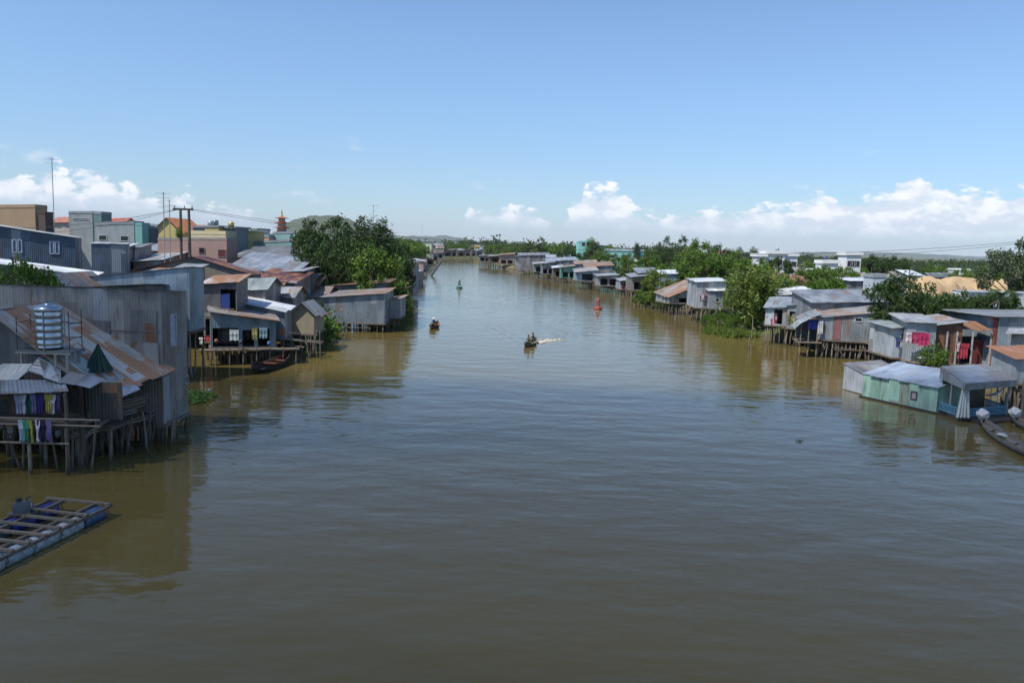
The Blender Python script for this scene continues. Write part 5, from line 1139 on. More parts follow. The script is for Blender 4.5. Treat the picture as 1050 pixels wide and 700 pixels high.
pr_ = thing('porch', 'front porch with a rust brown tin awning above pink washing', 'porch', (at(990, 372, Dn+2).x, Dn+2, 2.0))
roof_quad('awning', VRUST, pr_, (aw, bw, bw+Vector((0, 2.6, .5)), aw+Vector((0, 2.6, .5))), rag=.25, sheet=.6, jit=.08)
for x in (970, 980, 996, 1015): v = at(x, 360, Dn+.8); mb = MB(); mb.beam(rel(pr_, (v.x, v.y, -.9)), rel(pr_, (v.x, v.y, zt(x, 340, Dn+.8))), .11); mb.build('post', plain((.42, .44, .45), .6), pr_)
v = at(1002, 372, Dn+1.3)
mb = MB(); z0_ = zt(1000, 374, Dn+1); o = pr_.location
mb.box(at(964, 370, Dn+1).x-o.x, at(1030, 370, Dn+1).x-o.x, -1.6, 1.2, z0_-.15-o.z, z0_-o.z); mb.build('floor_deck', M_deck, pr_)
mb = MB(); a_ = at(1001, 350, Dn+1.3).x-o.x; mb.box(a_, a_+.95, -.3, -.24, z0_-o.z, zt(1001, 349, Dn+1.3)-o.z); mb.build('door', plain((.14, .03, .03), .7), pr_)
mb = MB(); a_ = at(1008, 350, Dn+1.3).x-o.x; mb.box(a_, a_+1.9, -.26, -.2, z0_-o.z, zt(1001, 350, Dn+1.3)-o.z); mb.build('wall', metal((.33, .40, .45), .1), pr_)
mb = MB(); a_ = at(967, 350, Dn+1.3).x-o.x; mb.box(a_, a_+1.2, -.26, -.2, z0_-o.z, zt(980, 345, Dn+1.3)-o.z); mb.build('wall', metal((.38, .43, .42), .1), pr_)
mb = MB(); a_ = at(980, 350, Dn+2.5).x-o.x; mb.box(a_, a_+2.6, .9, .96, z0_-o.z, zt(990, 345, Dn+2.5)-o.z); mb.build('back_wall', metal((.04, .05, .06), .1), pr_)
LE = 'pink and red washing at the near right bank'
garment(936, 341, Dn-1.9, 1.2, .9, (.62, .50, .56), 'white patterned pink sheet at the left of the mesh wall', LE, 'sheet')
garment(942, 340.5, Dn-2.0, 1.2, 1.0, (.38, .045, .11), 'crimson pink sheet with folds at the mesh wall', LE, 'sheet'); garment(948, 341.5, Dn-2.05, .9, 1.1, (.42, .02, .10), 'deep crimson sheet at the right of the mesh wall', LE, 'sheet')
garment(921.5, 346, Dn-.4, .5, .9, (.05, .06, .16), 'navy shirt on the narrow pale hut', LE); 
garment(985, 353, Dn+.6, .8, 1.3, (.30, .05, .08), 'red shirt hanging on the porch left side', LE); garment(990, 352, Dn+.55, .8, 1.4, (.36, .03, .05), 'dark red dress hanging on the porch', LE); garment(983, 350, Dn+.5, .4, .9, (.5, .4, .42), 'pale top hanging at the porch edge', LE)
garment(1031, 352, Dn+1, .5, 1.6, (.30, .05, .10), 'maroon cloth hanging at the far right house corner', LE, 'sheet')
v = at(948, 369, Dn-2.3); ps = thing('potted_plant', 'green shrub growing in front of the brown hut', 'plant', v)
tree('shrub', LM, 5, 966, Dn-2.5, 351, .9, 'small green tree between mesh wall and porch', 'shrub', 'shrub', z0=zt(966, 374, Dn-2.5)); col.objects.unlink(ps)
bs = at(946, 369, Dn-2); bsn = thing('wash_basin', 'pale plastic basin on the ledge below the pink washing', 'basin', (bs.x, bs.y, bs.z-.2)); mb = MB(); mb.lathe([(.2, 0), (.32, .02), (.42, .36), (.46, .38), (.46, .42), (.40, .42), (.3, .08), (.05, .06)], 16); mb.build('bowl', plain((.45, .47, .52), .5, 0, 'plastic', .1), bsn, True)
mb = MB(); mb.box(-1.0, 1.0, -.5, 3.0, -.1, -.02); mb.build('ledge', M_deck, bsn)
# far right pieces
house('stilt_house', 'light grey house cut by the right edge above the moored boats', (1034, 66, 372, 341), (1085, 64, 374, 343), 1.6, .15, wm=metal((.42, .45, .46), .12), rm=metal((.36, .37, .37), .25), stilts=(6, 3), foot='water', over=.4, front_over=.7, thick=1.1)
house('metal_house', 'small hut with a rust red awning at the right edge', (1040, 57, 392, 367), (1075, 57, 394, 367), 3, .4, cat='hut', wm=metal((.36, .39, .42), .1), rm=metal((.42, .20, .14), .6), stilts=(6, 3), foot='water', over=.35, thick=1.2, braces=5)
fn = thing('mooring_poles', 'crowd of rough brown mooring poles at the right edge', 'poles', gp(1040, 418)); o = fn.location
for k in range(13):
    x = 1033+rnd.uniform(0, 28); D_ = 56+rnd.uniform(-2, 4); v = at(x, 390+rnd.uniform(-6, 10), D_); stilt(fn, v-o, Vector((v.x-o.x+rnd.uniform(-.3, .3), v.y-o.y, -.9)), None, 1.2)
house('metal_house', 'plain grey house filling the right edge beyond the wide flat roof', (1040, Dn+2, 372, 331), (1095, Dn+2, 372, 332), 3, .2, wm=metal((.28, .31, .34), .12), rm=GREY2, z0=1.2)

# floating house
A = gp(884, 407); B = gp(960, 424); 
fh, lcf, fi = house('floating_house', 'green walled floating house with a blue railed porch', (884, A.y, 405, 383), (960, B.y, 420, 397), 3.6, .75, wm=GREEN, rm=metal((.36, .42, .50), .03, .5, .25), z0=.12, over=.12, jit=.006, foot='none',
    wins=[('f', .71, .85, .52, .62, plain((.35, .30, .32), .4))], fm=plain((.05, .05, .06), .5), front_over=.10)
L, dp = fi['L'], fi['dep']; hx, hy_ = L/2, dp/2
mb = MB(); mb.box(-hx-.2, hx+3.6, -hy_-.12, hy_+.1, -.45, -.01); mb.build('pontoon', plain((.035, .03, .028), .8, 0, 'tarred_wood'), fh)
FR = math.pi
def toL(p): return Matrix.Rotation(-fi['ang'], 3, 'Z') @ (Vector(p)-fi['ctr'])
# porch: corner points in the world
c1 = gp(985, 432); c2 = gp(1031, 428); w0 = gp(960, 423)
pw = (c2-c1); pd = Vector((.03, 1, 0)).normalized(); ang2 = math.atan2(pw.y, pw.x)
zE = zt(985, 392, c1.y); zB = zE+.55; dpp = 3.1
po = mobj('porch_deck', None); col.objects.unlink(po)
mb = MB(); q = [c1-pw.normalized()*.1-pd*.1, c2+pw.normalized()*.1-pd*.1, c2+pw.normalized()*.1+pd*dpp, c1-pw.normalized()*.1+pd*dpp]
mb.hexa([toL(Vector((p.x, p.y, -.35))) for p in q], [toL(Vector((p.x, p.y, .22))) for p in q]); mb.build('porch_deck', wood((.07, .06, .05), False), fh)
e1, e2 = c1-pw.normalized()*.25-pd*.45, c2+pw.normalized()*.35-pd*.45
E = [Vector((p.x, p.y, z)) for p, z in ((e1, zE), (e2, zE+.03))]; Bk = [Vector((p.x, p.y, zB)) for p in (e2+pd*(dpp+.8)+pw.normalized()*.0, e1+pd*(dpp+.8)+pw.normalized()*.35)]
M_pr = metal((.30, .33, .36), .03, .5, .2)
roof_quad('porch_roof', M_pr, fh, (E[0], E[1], Bk[0], Bk[1]), rag=0, jit=.004) if False else None
def hexw(name, mat, q0, q1): mb = MB(); mb.hexa([toL(p) for p in q0], [toL(p) for p in q1]); return mb.build(name, mat, fh)
up_ = lambda p, d: Vector((p.x, p.y, p.z+d))
hexw('porch_roof', M_pr, [up_(E[0], 0), up_(E[1], 0), up_(Bk[0], 0), up_(Bk[1], 0)], [up_(E[0], .05), up_(E[1], .05), up_(Bk[0], .05), up_(Bk[1], .05)])
fa = [E[0]-pd*.04, E[1]-pd*.04, E[1], E[0]]; hexw('fascia', metal((.20, .23, .26), .03), [up_(p, -.42) for p in fa], [up_(p, .03) for p in fa])
# triangular side sheet on the river side
s0 = Vector((e1.x, e1.y, zE-.42)); mb = MB(); b0_ = Bk[1]
tri = [Vector((e1.x, e1.y, zE-.40)), Vector((e1.x, e1.y, zE-.01)), up_(Bk[1], -.01), Vector((Bk[1].x, Bk[1].y, zB-.85))]; nn = pw.normalized()*.04
mb = MB(); mb.hexa([toL(p) for p in tri], [toL(p-nn) for p in tri]); mb.build('side_sheet', metal((.33, .35, .37), .05), fh)
for p in (c1, c2, c2+pd*dpp*.95, c1+pd*dpp*.5):
    mb = MB(); mb.beam(toL(Vector((p.x, p.y, .2))), toL(Vector((p.x, p.y, zE+.05))), .09); mb.build('porch_post', plain((.35, .37, .38), .6), fh)
mb = MB(); bw_ = [c1+pd*(dpp*.9), c2+pd*(dpp*.9), c2+pd*(dpp*.9+.06), c1+pd*(dpp*.9+.06)]; mb.hexa([toL(Vector((p.x, p.y, .22))) for p in bw_], [toL(Vector((p.x, p.y, zB-.1))) for p in bw_]); mb.build('back_wall', metal((.10, .09, .07), .2), fh)
BL_ = plain((.12, .30, .42), .5, 0, 'blue_railing', .15)
def rail(a, b):
    mb = MB(); d = b-a; n = max(2, int(d.length/.16))
    for z_ in (.34, .82): mb.beam(toL(Vector((a.x, a.y, z_))), toL(Vector((b.x, b.y, z_))), .07)
    for k in range(n+1): p = a+d*(k/n); mb.beam(toL(Vector((p.x, p.y, .34))), toL(Vector((p.x, p.y, .82))), .05)
    mb.build('railing', BL_, fh)
rail(c1-pd*.02, c2-pd*.02); rail(c1+pd*.1, Vector((w0.x, w0.y, 0))); rail(c2+pd*.05, c2+pd*(dpp*.9))
cu = at(984, 399, c1.y-.25); 
mb = MB(); n = 16
for s_ in (0, 1):
    P = [[Vector((c1.x+((k/n)-.5)*(.55+.5*t_)+.0, c1.y-.2+.07*math.sin(k*1.7)*(.4+t_)+s_*.025, cu.z-t_*(cu.z-.32))) for k in range(n+1)] for t_ in (0, .33, .66, 1)]
    for a_, b_ in zip(P, P[1:]):
        for k in range(n): q = [a_[k], a_[k+1], b_[k+1], b_[k]]; mb.face(q if s_ else q[::-1], None, True)
o = mb.build('curtain', plaster((.50, .54, .52), .3, .9, 'curtain_cloth')); tag(o, 'long white curtain gathered at the floating porch corner', 'curtain')
p = at(1014, 403, c1.y+1.0); hm = thing('hammock', 'pale blue hammock slung inside the floating porch', 'hammock', p)
mb = MB()
for k in range(12):
    def hp(i, s_): t_ = i/12-.5; return Vector((t_*2.0, s_*.28*(1-(2*t_)**2)**.5 if abs(t_) < .5 else 0, .55*(2*t_)**2-.2+.06*s_*s_))
    for s_ in (-1, 0): mb.face([hp(k, s_), hp(k+1, s_), hp(k+1, s_+1), hp(k, s_+1)], None, True)
mb.build('sling', cloth((.30, .42, .50)), hm)
mb = MB(); mb.tube([(-1.0, 0, .33), (-1.35, 0, .65)], .015, 4); mb.tube([(1.0, 0, .33), (1.3, 0, .65)], .015, 4); mb.build('ropes', M_dark, hm)
# annex of light grey sheets at the left end
a0, a1 = gp(865, 399), gp(884, 405)
house('sheet_annex', 'light grey sheet metal annex at the back end of the floating house', (864, a0.y, 397, 373), (884.5, a1.y+.15, 402, 384), 3.4, .3, cat='annex', wm=metal((.44, .47, .50), .03), rm=metal((.25, .25, .25), .3), z0=.05, over=.06, jit=.01)

# moored sampans with white motor covers
b1 = boat('sampan', 'long grey sampan angled off the floating porch with a white wrapped motor', gp(1006, 436), gp(1058, 472), 1.15, .42, .32, (.10, .095, .085), (.17, .155, .14), thwarts=4)
b2 = boat('sampan', 'second grey sampan cut by the right edge near the poles', gp(1038, 434), gp(1090, 452), 1.1, .42, .32, (.10, .095, .085), (.17, .155, .14), thwarts=3)
for bb_, l, L_, dx_ in ((b1, 'white wrapped outboard motor on the sampan by the floating porch', (gp(1058, 472)-gp(1006, 436)).length, 0), (b2, 'white wrapped outboard motor on the sampan at the right edge', (gp(1090, 452)-gp(1038, 434)).length, 0)):
    w_ = Matrix.Rotation(bb_.rotation_euler.z, 3, 'Z') @ Vector((-L_/2+.15, 0, 0)) + bb_.location
    mt2 = thing('outboard_motor', l, 'motor', (w_.x, w_.y, .45), bb_.rotation_euler.z)
    import bmesh
    bm = bmesh.new(); bmesh.ops.create_icosphere(bm, subdivisions=3, radius=.36)
    for v in bm.verts: v.co *= 1+.28*noise.noise(v.co*5); v.co.z = v.co.z*1.0+.35
    me = bpy.data.meshes.new('cover'); bm.to_mesh(me); bm.free(); me.materials.append(plain((.55, .54, .55), .6, 0, 'plastic_sheet', .15)); mobj('cover', me, mt2)
    mb = MB(); mb.tube([(-.1, 0, .2), (-.25, 0, -.8)], .06, 6); mb.build('shaft', M_dark, mt2)
for x, y, l in ((1028, 446, 'white sack lying in the sampan by the floating porch'),):
    p = gp(x, y, .35); mb = MB(); bm = bmesh.new(); bmesh.ops.create_icosphere(bm, subdivisions=3, radius=.3)
    for v in bm.verts: v.co *= 1+.3*noise.noise(v.co*4); v.co.z *= .45
    me = bpy.data.meshes.new('sack'); bm.to_mesh(me); bm.free(); me.materials.append(plain((.42, .42, .42), .8, 0, 'sackcloth', .2)); tag(mobj('sack', me, None, p), l, 'sack')

# ============================================================ RIVER TRAFFIC, BUOYS
def person(name_lbl, p, rz, shirt, trousers, hat=None, lean=.15, scale=1.0):
    root = thing('person', name_lbl, 'person', p, rz)
    V_ = [(0, 0, .12), (0, 0, .30), (lean*.3, 0, .48), (lean*.6, 0, .62), (lean*.8, 0, .70), (lean, 0, .84), (.0, .1, .12), (.38, .14, .26), (.42, .16, -.12), (.0, -.1, .12), (.38, -.14, .26), (.42, -.16, -.12),
          (lean*.6, .19, .58), (lean+.12, .24, .36), (.34, .20, .34), (lean*.6, -.19, .58), (lean+.12, -.24, .36), (.34, -.20, .34), (.52, .17, -.14), (.52, -.17, -.14), (lean+.02, 0, .92)]
    E_ = [(0, 1), (1, 2), (2, 3), (3, 4), (4, 5), (5, 20), (0, 6), (6, 7), (7, 8), (8, 18), (0, 9), (9, 10), (10, 11), (11, 19), (3, 12), (12, 13), (13, 14), (3, 15), (15, 16), (16, 17)]
    Rr = [.15, .14, .15, .12, .055, .10, .10, .07, .045, .10, .07, .045, .06, .045, .03, .06, .045, .03, .035, .035, .09]
    me = bpy.data.meshes.new('body'); me.from_pydata(V_, E_, []); o = mobj('body', me, root); md = o.modifiers.new('skin', 'SKIN'); 
    for i, s_ in enumerate(me.skin_vertices[0].data): s_.radius = (Rr[i], Rr[i]); s_.use_root = (i == 0)
    o.modifiers.new('sub', 'SUBSURF').render_levels = 2
    m_, t_ = newmat('clothed_body'); tc_ = t_.n('ShaderNodeTexCoord'); s2 = t_.n('ShaderNodeSeparateXYZ', {0: tc_.outputs['Object']})
    c_ = t_.mix(t_.m('GREATER_THAN', s2.outputs[2], .30), trousers, shirt); c_ = t_.mix(t_.m('GREATER_THAN', s2.outputs[2], .69), c_, (.33, .19, .12))
    t_.out(t_.n('ShaderNodeBsdfPrincipled', {'Base Color': c_, 'Roughness': .8}).outputs[0]); me.materials.append(m_)
    if hat:
        mb = MB(); mb.lathe([(.27, .90), (.26, .895), (.02, 1.06)], 18, (lean+.02, 0, 0)); mb.build('hat', plain(hat, .8), root)
    else:
        mb = MB(); mb.lathe([(.10, .88), (.112, .93), (.09, 1.0), (.04, 1.03)], 12, (lean+.0, 0, 0)); mb.build('hair', plain((.02, .015, .012), .7), root)
    return root
a_ = BOAT1; b1_ = boat('sampan', 'small wooden sampan carrying one figure in mid river', a_+Vector((.25, 2.1, 0)), a_+Vector((-.15, -1.9, 0)), 1.25, .5, .35, (.08, .05, .04), (.25, .13, .08), thwarts=2)
person('person in white hat and dark clothes sitting in the left sampan', (a_.x-.05, a_.y+.3, .28), R(-95), (.04, .04, .05), (.05, .05, .06), (.62, .60, .52))
mb = MB(); mb.box(-.35, .35, -.3, .3, 0, .32); o = mb.build('wooden_crate', wood((.36, .13, .06))); o.location = (a_.x-.1, a_.y-.9, .2); tag(o, 'reddish crate in the bow of the left sampan', 'crate')
a_ = BOAT2; b2_ = boat('motor_sampan', 'motorised sampan coming downriver with a foaming wake', a_+Vector((.75, 2.4, 0)), a_+Vector((-.55, -2.2, 0)), 1.1, .42, .35, (.13, .12, .09), (.2, .18, .13), thwarts=2)
person('person in dark shirt seated at the stern of the motor sampan', (a_.x+.42, a_.y+1.2, .28), R(-108), (.035, .04, .03), (.05, .05, .045))
person('person in olive shirt sitting forward in the motor sampan', (a_.x-.1, a_.y-.5, .22), R(-108), (.07, .075, .04), (.04, .04, .04))
mb = MB(); mb.lathe([(.12, 0), (.2, .02), (.26, .25), (.24, .27), (.05, .27)], 12); o = mb.build('pale_bucket', plain((.55, .55, .50), .5)); o.location = (a_.x-.4, a_.y-1.6, .2); tag(o, 'pale bucket in the bow of the motor sampan', 'bucket')
# foam behind the motor
fm_ = MB(); r_ = random.Random(3)
bm = bmesh.new()
for k in range(210):
    t_ = r_.random()**1.3; sp_ = .35+t_*1.3; c = Vector((a_.x+1.0+t_*2.4+r_.gauss(0, .35)*sp_, a_.y+2.4+t_*4.5+r_.gauss(0, .3), .01)); rad = r_.uniform(.06, .22)*(1.15-t_*.7)
    m4 = Matrix.Translation(c) @ Matrix.Diagonal((1, 1, .45, 1)); bmesh.ops.create_icosphere(bm, subdivisions=1, radius=rad, matrix=m4)
me = bpy.data.meshes.new('foam'); bm.to_mesh(me); bm.free(); me.materials.append(plain((.48, .44, .34), .9, 0, 'foam', .1)); tag(mobj('wake_foam', me), 'white foam churned up behind the motor sampan', 'foam', None, 'stuff')
def buoy(x, y, ytop, c, label, name='channel_buoy'):
    p = gp(x, y); h_ = zt(x, ytop, p.y); r_ = thing(name, label, 'buoy', p)
    mb = MB(); mb.lathe([(.3, -.3), (.75, -.1), (.78, .2), (.7, .36), (.3, .4)], 18); mb.build('float', plain(c, .5), r_, True)
    mb = MB()
    for k in range(4): a_ = k*1.571+.4; mb.beam((.45*math.cos(a_), .45*math.sin(a_), .36), (.18*math.cos(a_), .18*math.sin(a_), h_*.72), .09)
    mb.lathe([(.3, .8), (.32, 1.05), (.28, 1.1), (.2, 1.05)], 12); mb.build('frame', plain(c, .5), r_)
    mb = MB(); mb.lathe([(.28, h_*.62), (.30, h_*.66), (.05, h_)], 12); mb.build('topmark', plain(c, .5), r_, True)
buoy(613, 317, 305, (.33, .06, .04), 'red channel buoy with a cone topmark near the right bank'); buoy(471, 295.5, 286, (.02, .12, .06), 'dark green channel buoy with a thin top in mid river')

# poles standing in the water along right bank + left
for i, (x, y, yt_) in enumerate([(770, 349, 325), (767, 358, 343), (676, 318, 305), (745, 334, 322), (497, 274, 262), (500, 275, 263)]):
    p = gp(x, y); r_ = MB(); r_.tube([(0, 0, -.8), (.1, 0, zt(x, yt_, p.y)*.6), (.05, 0, zt(x, yt_, p.y))], [.07, .06, .04], 6); o = r_.build('mooring_pole', M_logp); o.location = p
    tag(o, ['tall pale mooring pole in front of the yellow green tree', 'short pale stake just below the tall mooring pole', 'thin pole standing beside the climbing bush', 'thin pole in the grassy bank below the tall pale house', 'pale post at the far end of the right row', 'pale post second from the far end of the right row'][i], 'pole', 'poles standing in the river')
# ============================================================ RIGHT BANK VEGETATION
tree('bamboo', LY, 11, 777, 106, 266, .92, 'big yellow green bushy tree hanging over the right bank water')
tree('bamboo', LM, 12, 795, 112, 275, .9, 'green bushy tree right behind the big yellow green one')
tree('broad', LM, 13, 757, 118, 283, .7, 'mid green tree left of the big yellow green one')
tree('broad', LY, 14, 674, 148, 279, 1.0, 'climbing yellowish bush between the boarded and salmon roofed houses', 'bush', 'bush')
tree('low', LM, 15, 664, 150, 296, .9, 'green bush hanging to the water left of the climbing bush', 'bush', 'bush')
tree('low', LM, 16, 683, 146, 300, .9, 'green bush at the water right of the climbing bush', 'bush', 'bush')
for x, D, yt_, l in ((738, 107, 332, 'grass clump on the bank under the tall pale house'), (752, 104, 334, 'grass clump left of the tall mooring pole'), (764, 103, 337, 'grass clump at the foot of the big yellow green tree')):
    tree('grass', LY, 21, x, D, yt_, 1.0, l, 'grass_clump', 'grass')
for x, D, yt_, w_, l in ((741, 108.5, 320, .7, 'scrubby green bush on the bank under the tall pale house'), (728, 112, 322, .5, 'low weedy bush below the salmon roofed house'), (756, 106, 322, .7, 'scrubby bush between the pale house and the big tree')):
    tree('low', LM, 15, x, D, yt_, w_, l, 'bush', 'bush')
DT = 'large dark tree behind the pink washing'
tree('broad', LG, 17, 930, 82, 283, .8, 'large dark green tree standing left of the pink washing')
tree('broad', LG, 5, 919, 84, 296, .55, 'dark tree leaning out left of the large dark tree')
tree('broad', LG, 3, 948, 88, 293, .7, 'round dark tree just behind and right of the large dark tree')
tree('low', LG, 19, 962, 86, 302, .8, 'dark tree right of the large dark tree above the flat roof')
tree('low', LG, 18, 914, 77, 325, .35, 'low dark bush beside the front grey shed')
for i, (x, y) in enumerate(((990, 304), (1003, 303), (1014, 305), (1027, 302), (1041, 304), (976, 302), (955, 306))):
    tree('low', LG, 18+(i % 2), x, 92+i, y, .5, 'low dark bush in the hedge behind the wide flat roof', group='hedge of low bushes behind the wide flat roof', name='bush', cat='bush')
tree('palm', LG, 22, 1030, 90, 296, .8, 'dark palm like plant above the hedge near the right edge', 'palm')
tree('broad', LB, 5, 1041, 135, 249, .9, 'tall olive tree at the right edge of the picture')
tree('broad', LB, 24, 1068, 140, 252, .8, 'olive tree just beyond the right edge tree')
# tree belt behind the right row: (kind, mat, x, D, ytop)
B_ = [
 ('broad', 'm', 520, 430, 250.5), ('broad', 'm', 527, 420, 251), ('low', 'y', 548, 330, 257), ('broad', 'm', 539, 400, 249.5), ('broad', 'g', 543, 380, 250), ('spire', 'g', 553, 340, 242), ('broad', 'm', 562, 350, 249), ('low', 'm', 570, 320, 253), ('broad', 'm', 576, 330, 251), ('broad', 'm', 586, 325, 254),
 ('broad', 'g', 582, 290, 254), ('wispy', 'm', 605, 300, 245), ('broad', 'g', 607, 262, 249), ('broad', 'm', 616, 255, 254), ('broad', 'm', 625, 300, 253), ('broad', 'm', 634, 225, 261), ('wispy', 'g', 652, 290, 250), ('broad', 'm', 645, 215, 262), 
 ('broad', 'm', 665, 205, 257), ('broad', 'g', 672, 215, 254), ('spire', 'b', 681, 230, 243), ('spire', 'b', 697, 228, 240), ('wispy', 'm', 712, 232, 246), ('broad', 'g', 688, 190, 257), ('broad', 'm', 706, 165, 254), ('broad', 'm', 720, 150, 251), ('broad', 'g', 737, 165, 255), ('low', 'm', 697, 160, 272),
 ('broad', 'm', 707, 150, 275), ('broad', 'm', 728, 150, 268), ('broad', 'y', 742, 160, 262), ('broad', 'm', 757, 150, 259), ('spire', 'b', 760, 240, 254), ('wispy', 'b', 772, 245, 255), ('broad', 'm', 780, 160, 266), ('broad', 'g', 800, 165, 266), ('low', 'm', 676, 170, 274),
 ('broad', 'm', 832, 150, 270), ('broad', 'm', 845, 145, 275), ('low', 'y', 840, 125, 289), ('low', 'm', 855, 120, 286), ('broad', 'm', 862, 150, 276), ('broad', 'm', 870, 165, 275), ('low', 'm', 830, 120, 290), ('broad', 'g', 818, 125, 287),
 ('broad', 'g', 888, 230, 266), ('broad', 'g', 895, 225, 263), ('spire', 'g', 900, 240, 262), ('broad', 'g', 908, 230, 266), ('broad', 'g', 918, 235, 264), ('broad', 'g', 926, 240, 267), ('broad', 'b', 946, 260, 268), ('broad', 'm', 955, 255, 271), ('low', 'm', 962, 230, 276),
 ('low', 'm', 1008, 190, 276), ('low', 'y', 1002, 180, 279), ('broad', 'b', 1022, 200, 274), ('low', 'm', 992, 210, 277), ('low', 'm', 1030, 175, 276), ('low', 'm', 850, 200, 274), ('low', 'm', 878, 200, 273), ('broad', 'g', 746, 210, 258)]
mm = {'g': LG, 'm': LM, 'y': LY, 'b': LB}
sd_ = {'broad': (3, 5, 13), 'low': (7, 8, 18), 'spire': (2, 4), 'wispy': (6,)}
KN = {'broad': 'round crowned', 'low': 'low spreading', 'spire': 'tall many topped', 'wispy': 'slender feathery'}; CN = {'g': 'dark green', 'm': 'mid green', 'y': 'yellowish green', 'b': 'olive grey'}
def near_of(x):
    for a, l in ((515, 'at the far end of the right bank'), (560, 'beyond the far stilt huts'), (592, 'left of the turquoise building'), (630, 'beside the turquoise building'), (668, 'behind the brown boarded stilt house'), (702, 'behind the climbing bush'), (750, 'behind the tall pale stilt house'), (790, 'near the big yellow green tree'), (830, 'by the yellow gabled house'), (880, 'between the white villas'), (935, 'right of the white villas'), (985, 'left of the sand heaps'), (1100, 'by the sand heaps')):
        if x < a+1: return l
    return l
seen = {}
for i, (k, m_, x, D, y) in enumerate(B_):
    lab = f'{KN[k]} {CN[m_]} tree {near_of(x)}'
    s_ = sd_[k]; tree(k, mm[m_], s_[i % len(s_)], x, D, y, rnd.uniform(.7, 1.02), lab, group=f'trees {near_of(x)}')
# distant wood reading as one mass
def far_wood(name, label, spans, mat):
    r_ = random.Random(9); v = []; f = []
    for (x0_, x1_, D0, D1, h0, h1, n) in spans:
        for k in range(n):
            D = r_.uniform(D0, D1); x = r_.uniform(x0_, x1_); p = at(x, 270, D); hh = r_.uniform(h0, h1)*(1+.35*noise.noise(Vector((x*.06, D*.01, 0)))*2); rad = hh*.38
            for q in range(54):
                d = Vector((r_.gauss(0, 1), r_.gauss(0, 1), r_.gauss(0, .9))).normalized()*r_.uniform(.25, 1.0); c = Vector((p.x+d.x*rad*1.2, p.y+d.y*rad, 1.2+hh*.55+d.z*hh*.45)); s_ = r_.uniform(.25, .6)*hh*.14
                a = Vector((r_.gauss(0, 1), r_.gauss(0, .5), r_.gauss(0, 1))).normalized()*s_; b = a.cross(Vector((r_.gauss(0, 1), 1, r_.gauss(0, .6)))).normalized()*s_*.7
                j = len(v); v += [tuple(c-a), tuple(c-b), tuple(c+a), tuple(c+b)]; f.append((j, j+1, j+2, j+3))
    me = bpy.data.meshes.new(name); me.from_pydata(v, [], f); me.materials.append(mat); tag(mobj(name, me), label, 'woodland', None, 'stuff')
far_wood('distant_woods', 'distant belt of trees along the whole horizon', [(600, 1150, 520, 950, 6, 8.5, 1000), (480, 700, 620, 1000, 8, 13, 420), (380, 500, 650, 1000, 8, 12, 260), (-120, 380, 420, 900, 6, 9, 500), (780, 1150, 300, 450, 4, 6, 260)], LG)

# ============================================================ RIGHT BANK TOWN
TQ = plaster((.22, .50, .46), .12); WH = plaster((.66, .67, .68), .12)
house('turquoise_building', 'turquoise multi storey building end rising above the trees', (592, 300, 285, 248.5), (606, 300, 285, 248), 12, 0, cat='building', roof='flat', wm=TQ, rm=TQ, z0=1.3, over=.1, parapet=.4, wins=[('f', .35, 10.5, 1.4, 1.4), ('f', .7, 10.5, 1.4, 1.4), ('f', .5, 7, 1.4, 1.4)])
house('turquoise_building', 'turquoise upper wing with a pale flat parapet beside the building end', (606, 305, 285, 250.5), (622, 305, 285, 252), 12, 0, cat='building', roof='flat', wm=TQ, rm=WH, z0=1.3, over=.4, parapet=.4)
house('turquoise_building', 'long low turquoise hall seen between the trees', (618, 290, 285, 257), (659, 290, 285, 258), 12, 0, cat='building', roof='flat', wm=TQ, rm=metal((.5, .62, .62), .05), z0=1.3, over=.2, parapet=.6, wins=[('f', .2, 6.5, 2, 1.2), ('f', .5, 6.5, 2, 1.2), ('f', .8, 6.5, 2, 1.2)])
house('white_house', 'small pale house with a brown roof between the tree tops', (735, 235, 285, 261), (754, 235, 285, 263), 10, 0, roof='gx', ridge=1.6, wm=plaster((.55, .5, .45), .2), rm=tiles((.24, .12, .09)), z0=1.3)
house('white_house', 'white box house glimpsed between slender tree tops', (719, 250, 285, 252), (731, 250, 285, 253), 10, 0, cat='building', roof='flat', wm=WH, rm=WH, z0=1.3, over=.3, parapet=.3)
for (xa, xb, D_, y, rm_, l) in [(640, 652, 240, 268, PALE, 'pale roof among the trees behind the boarded stilt house'), (690, 702, 200, 276, GREY2, 'grey tin roof among trees behind the climbing bush'), (748, 762, 175, 275, WHITE, 'white roof among trees above the big yellow green tree'), (816, 830, 185, 279, RUSTM, 'rusty roof among trees right of the yellow gable'), (855, 866, 170, 283, PALE, 'pale roof among trees below the low white villa'), (560, 572, 360, 257, PALE, 'pale far roof left of the turquoise building'), (930, 945, 190, 282, WHITE, 'white roof left of the leftmost sand heap')]:
    house('tin_house', l, (xa, D_, 300, y), (xb, D_, 300, y+.6), 6, 1.0, wm=plaster((.42, .40, .36), .3), rm=rm_, z0=1.3, group='roofs scattered among the right bank trees')
def villa(l, parts, D):
    r0_ = None
    for i, (xa, xb, y, w_) in enumerate(parts):
        hh = zt(xa, y, D)-1.3
        house('white_villa', l[i], (xa, D+i*.7, 290, y), (xb, D+i*.7, 290, y), 5, 0, cat='building', roof='flat', wm=w_, rm=WH, z0=1.3, over=.35, parapet=.6,
              wins=[('f', f, z_, 1.3, 1.5) for f in ((.25, .5, .75) if xb-xa > 12 else (.5,)) for z_ in (hh-2.0, hh-5.4) if z_ > 2], group='white villas among the right bank trees')
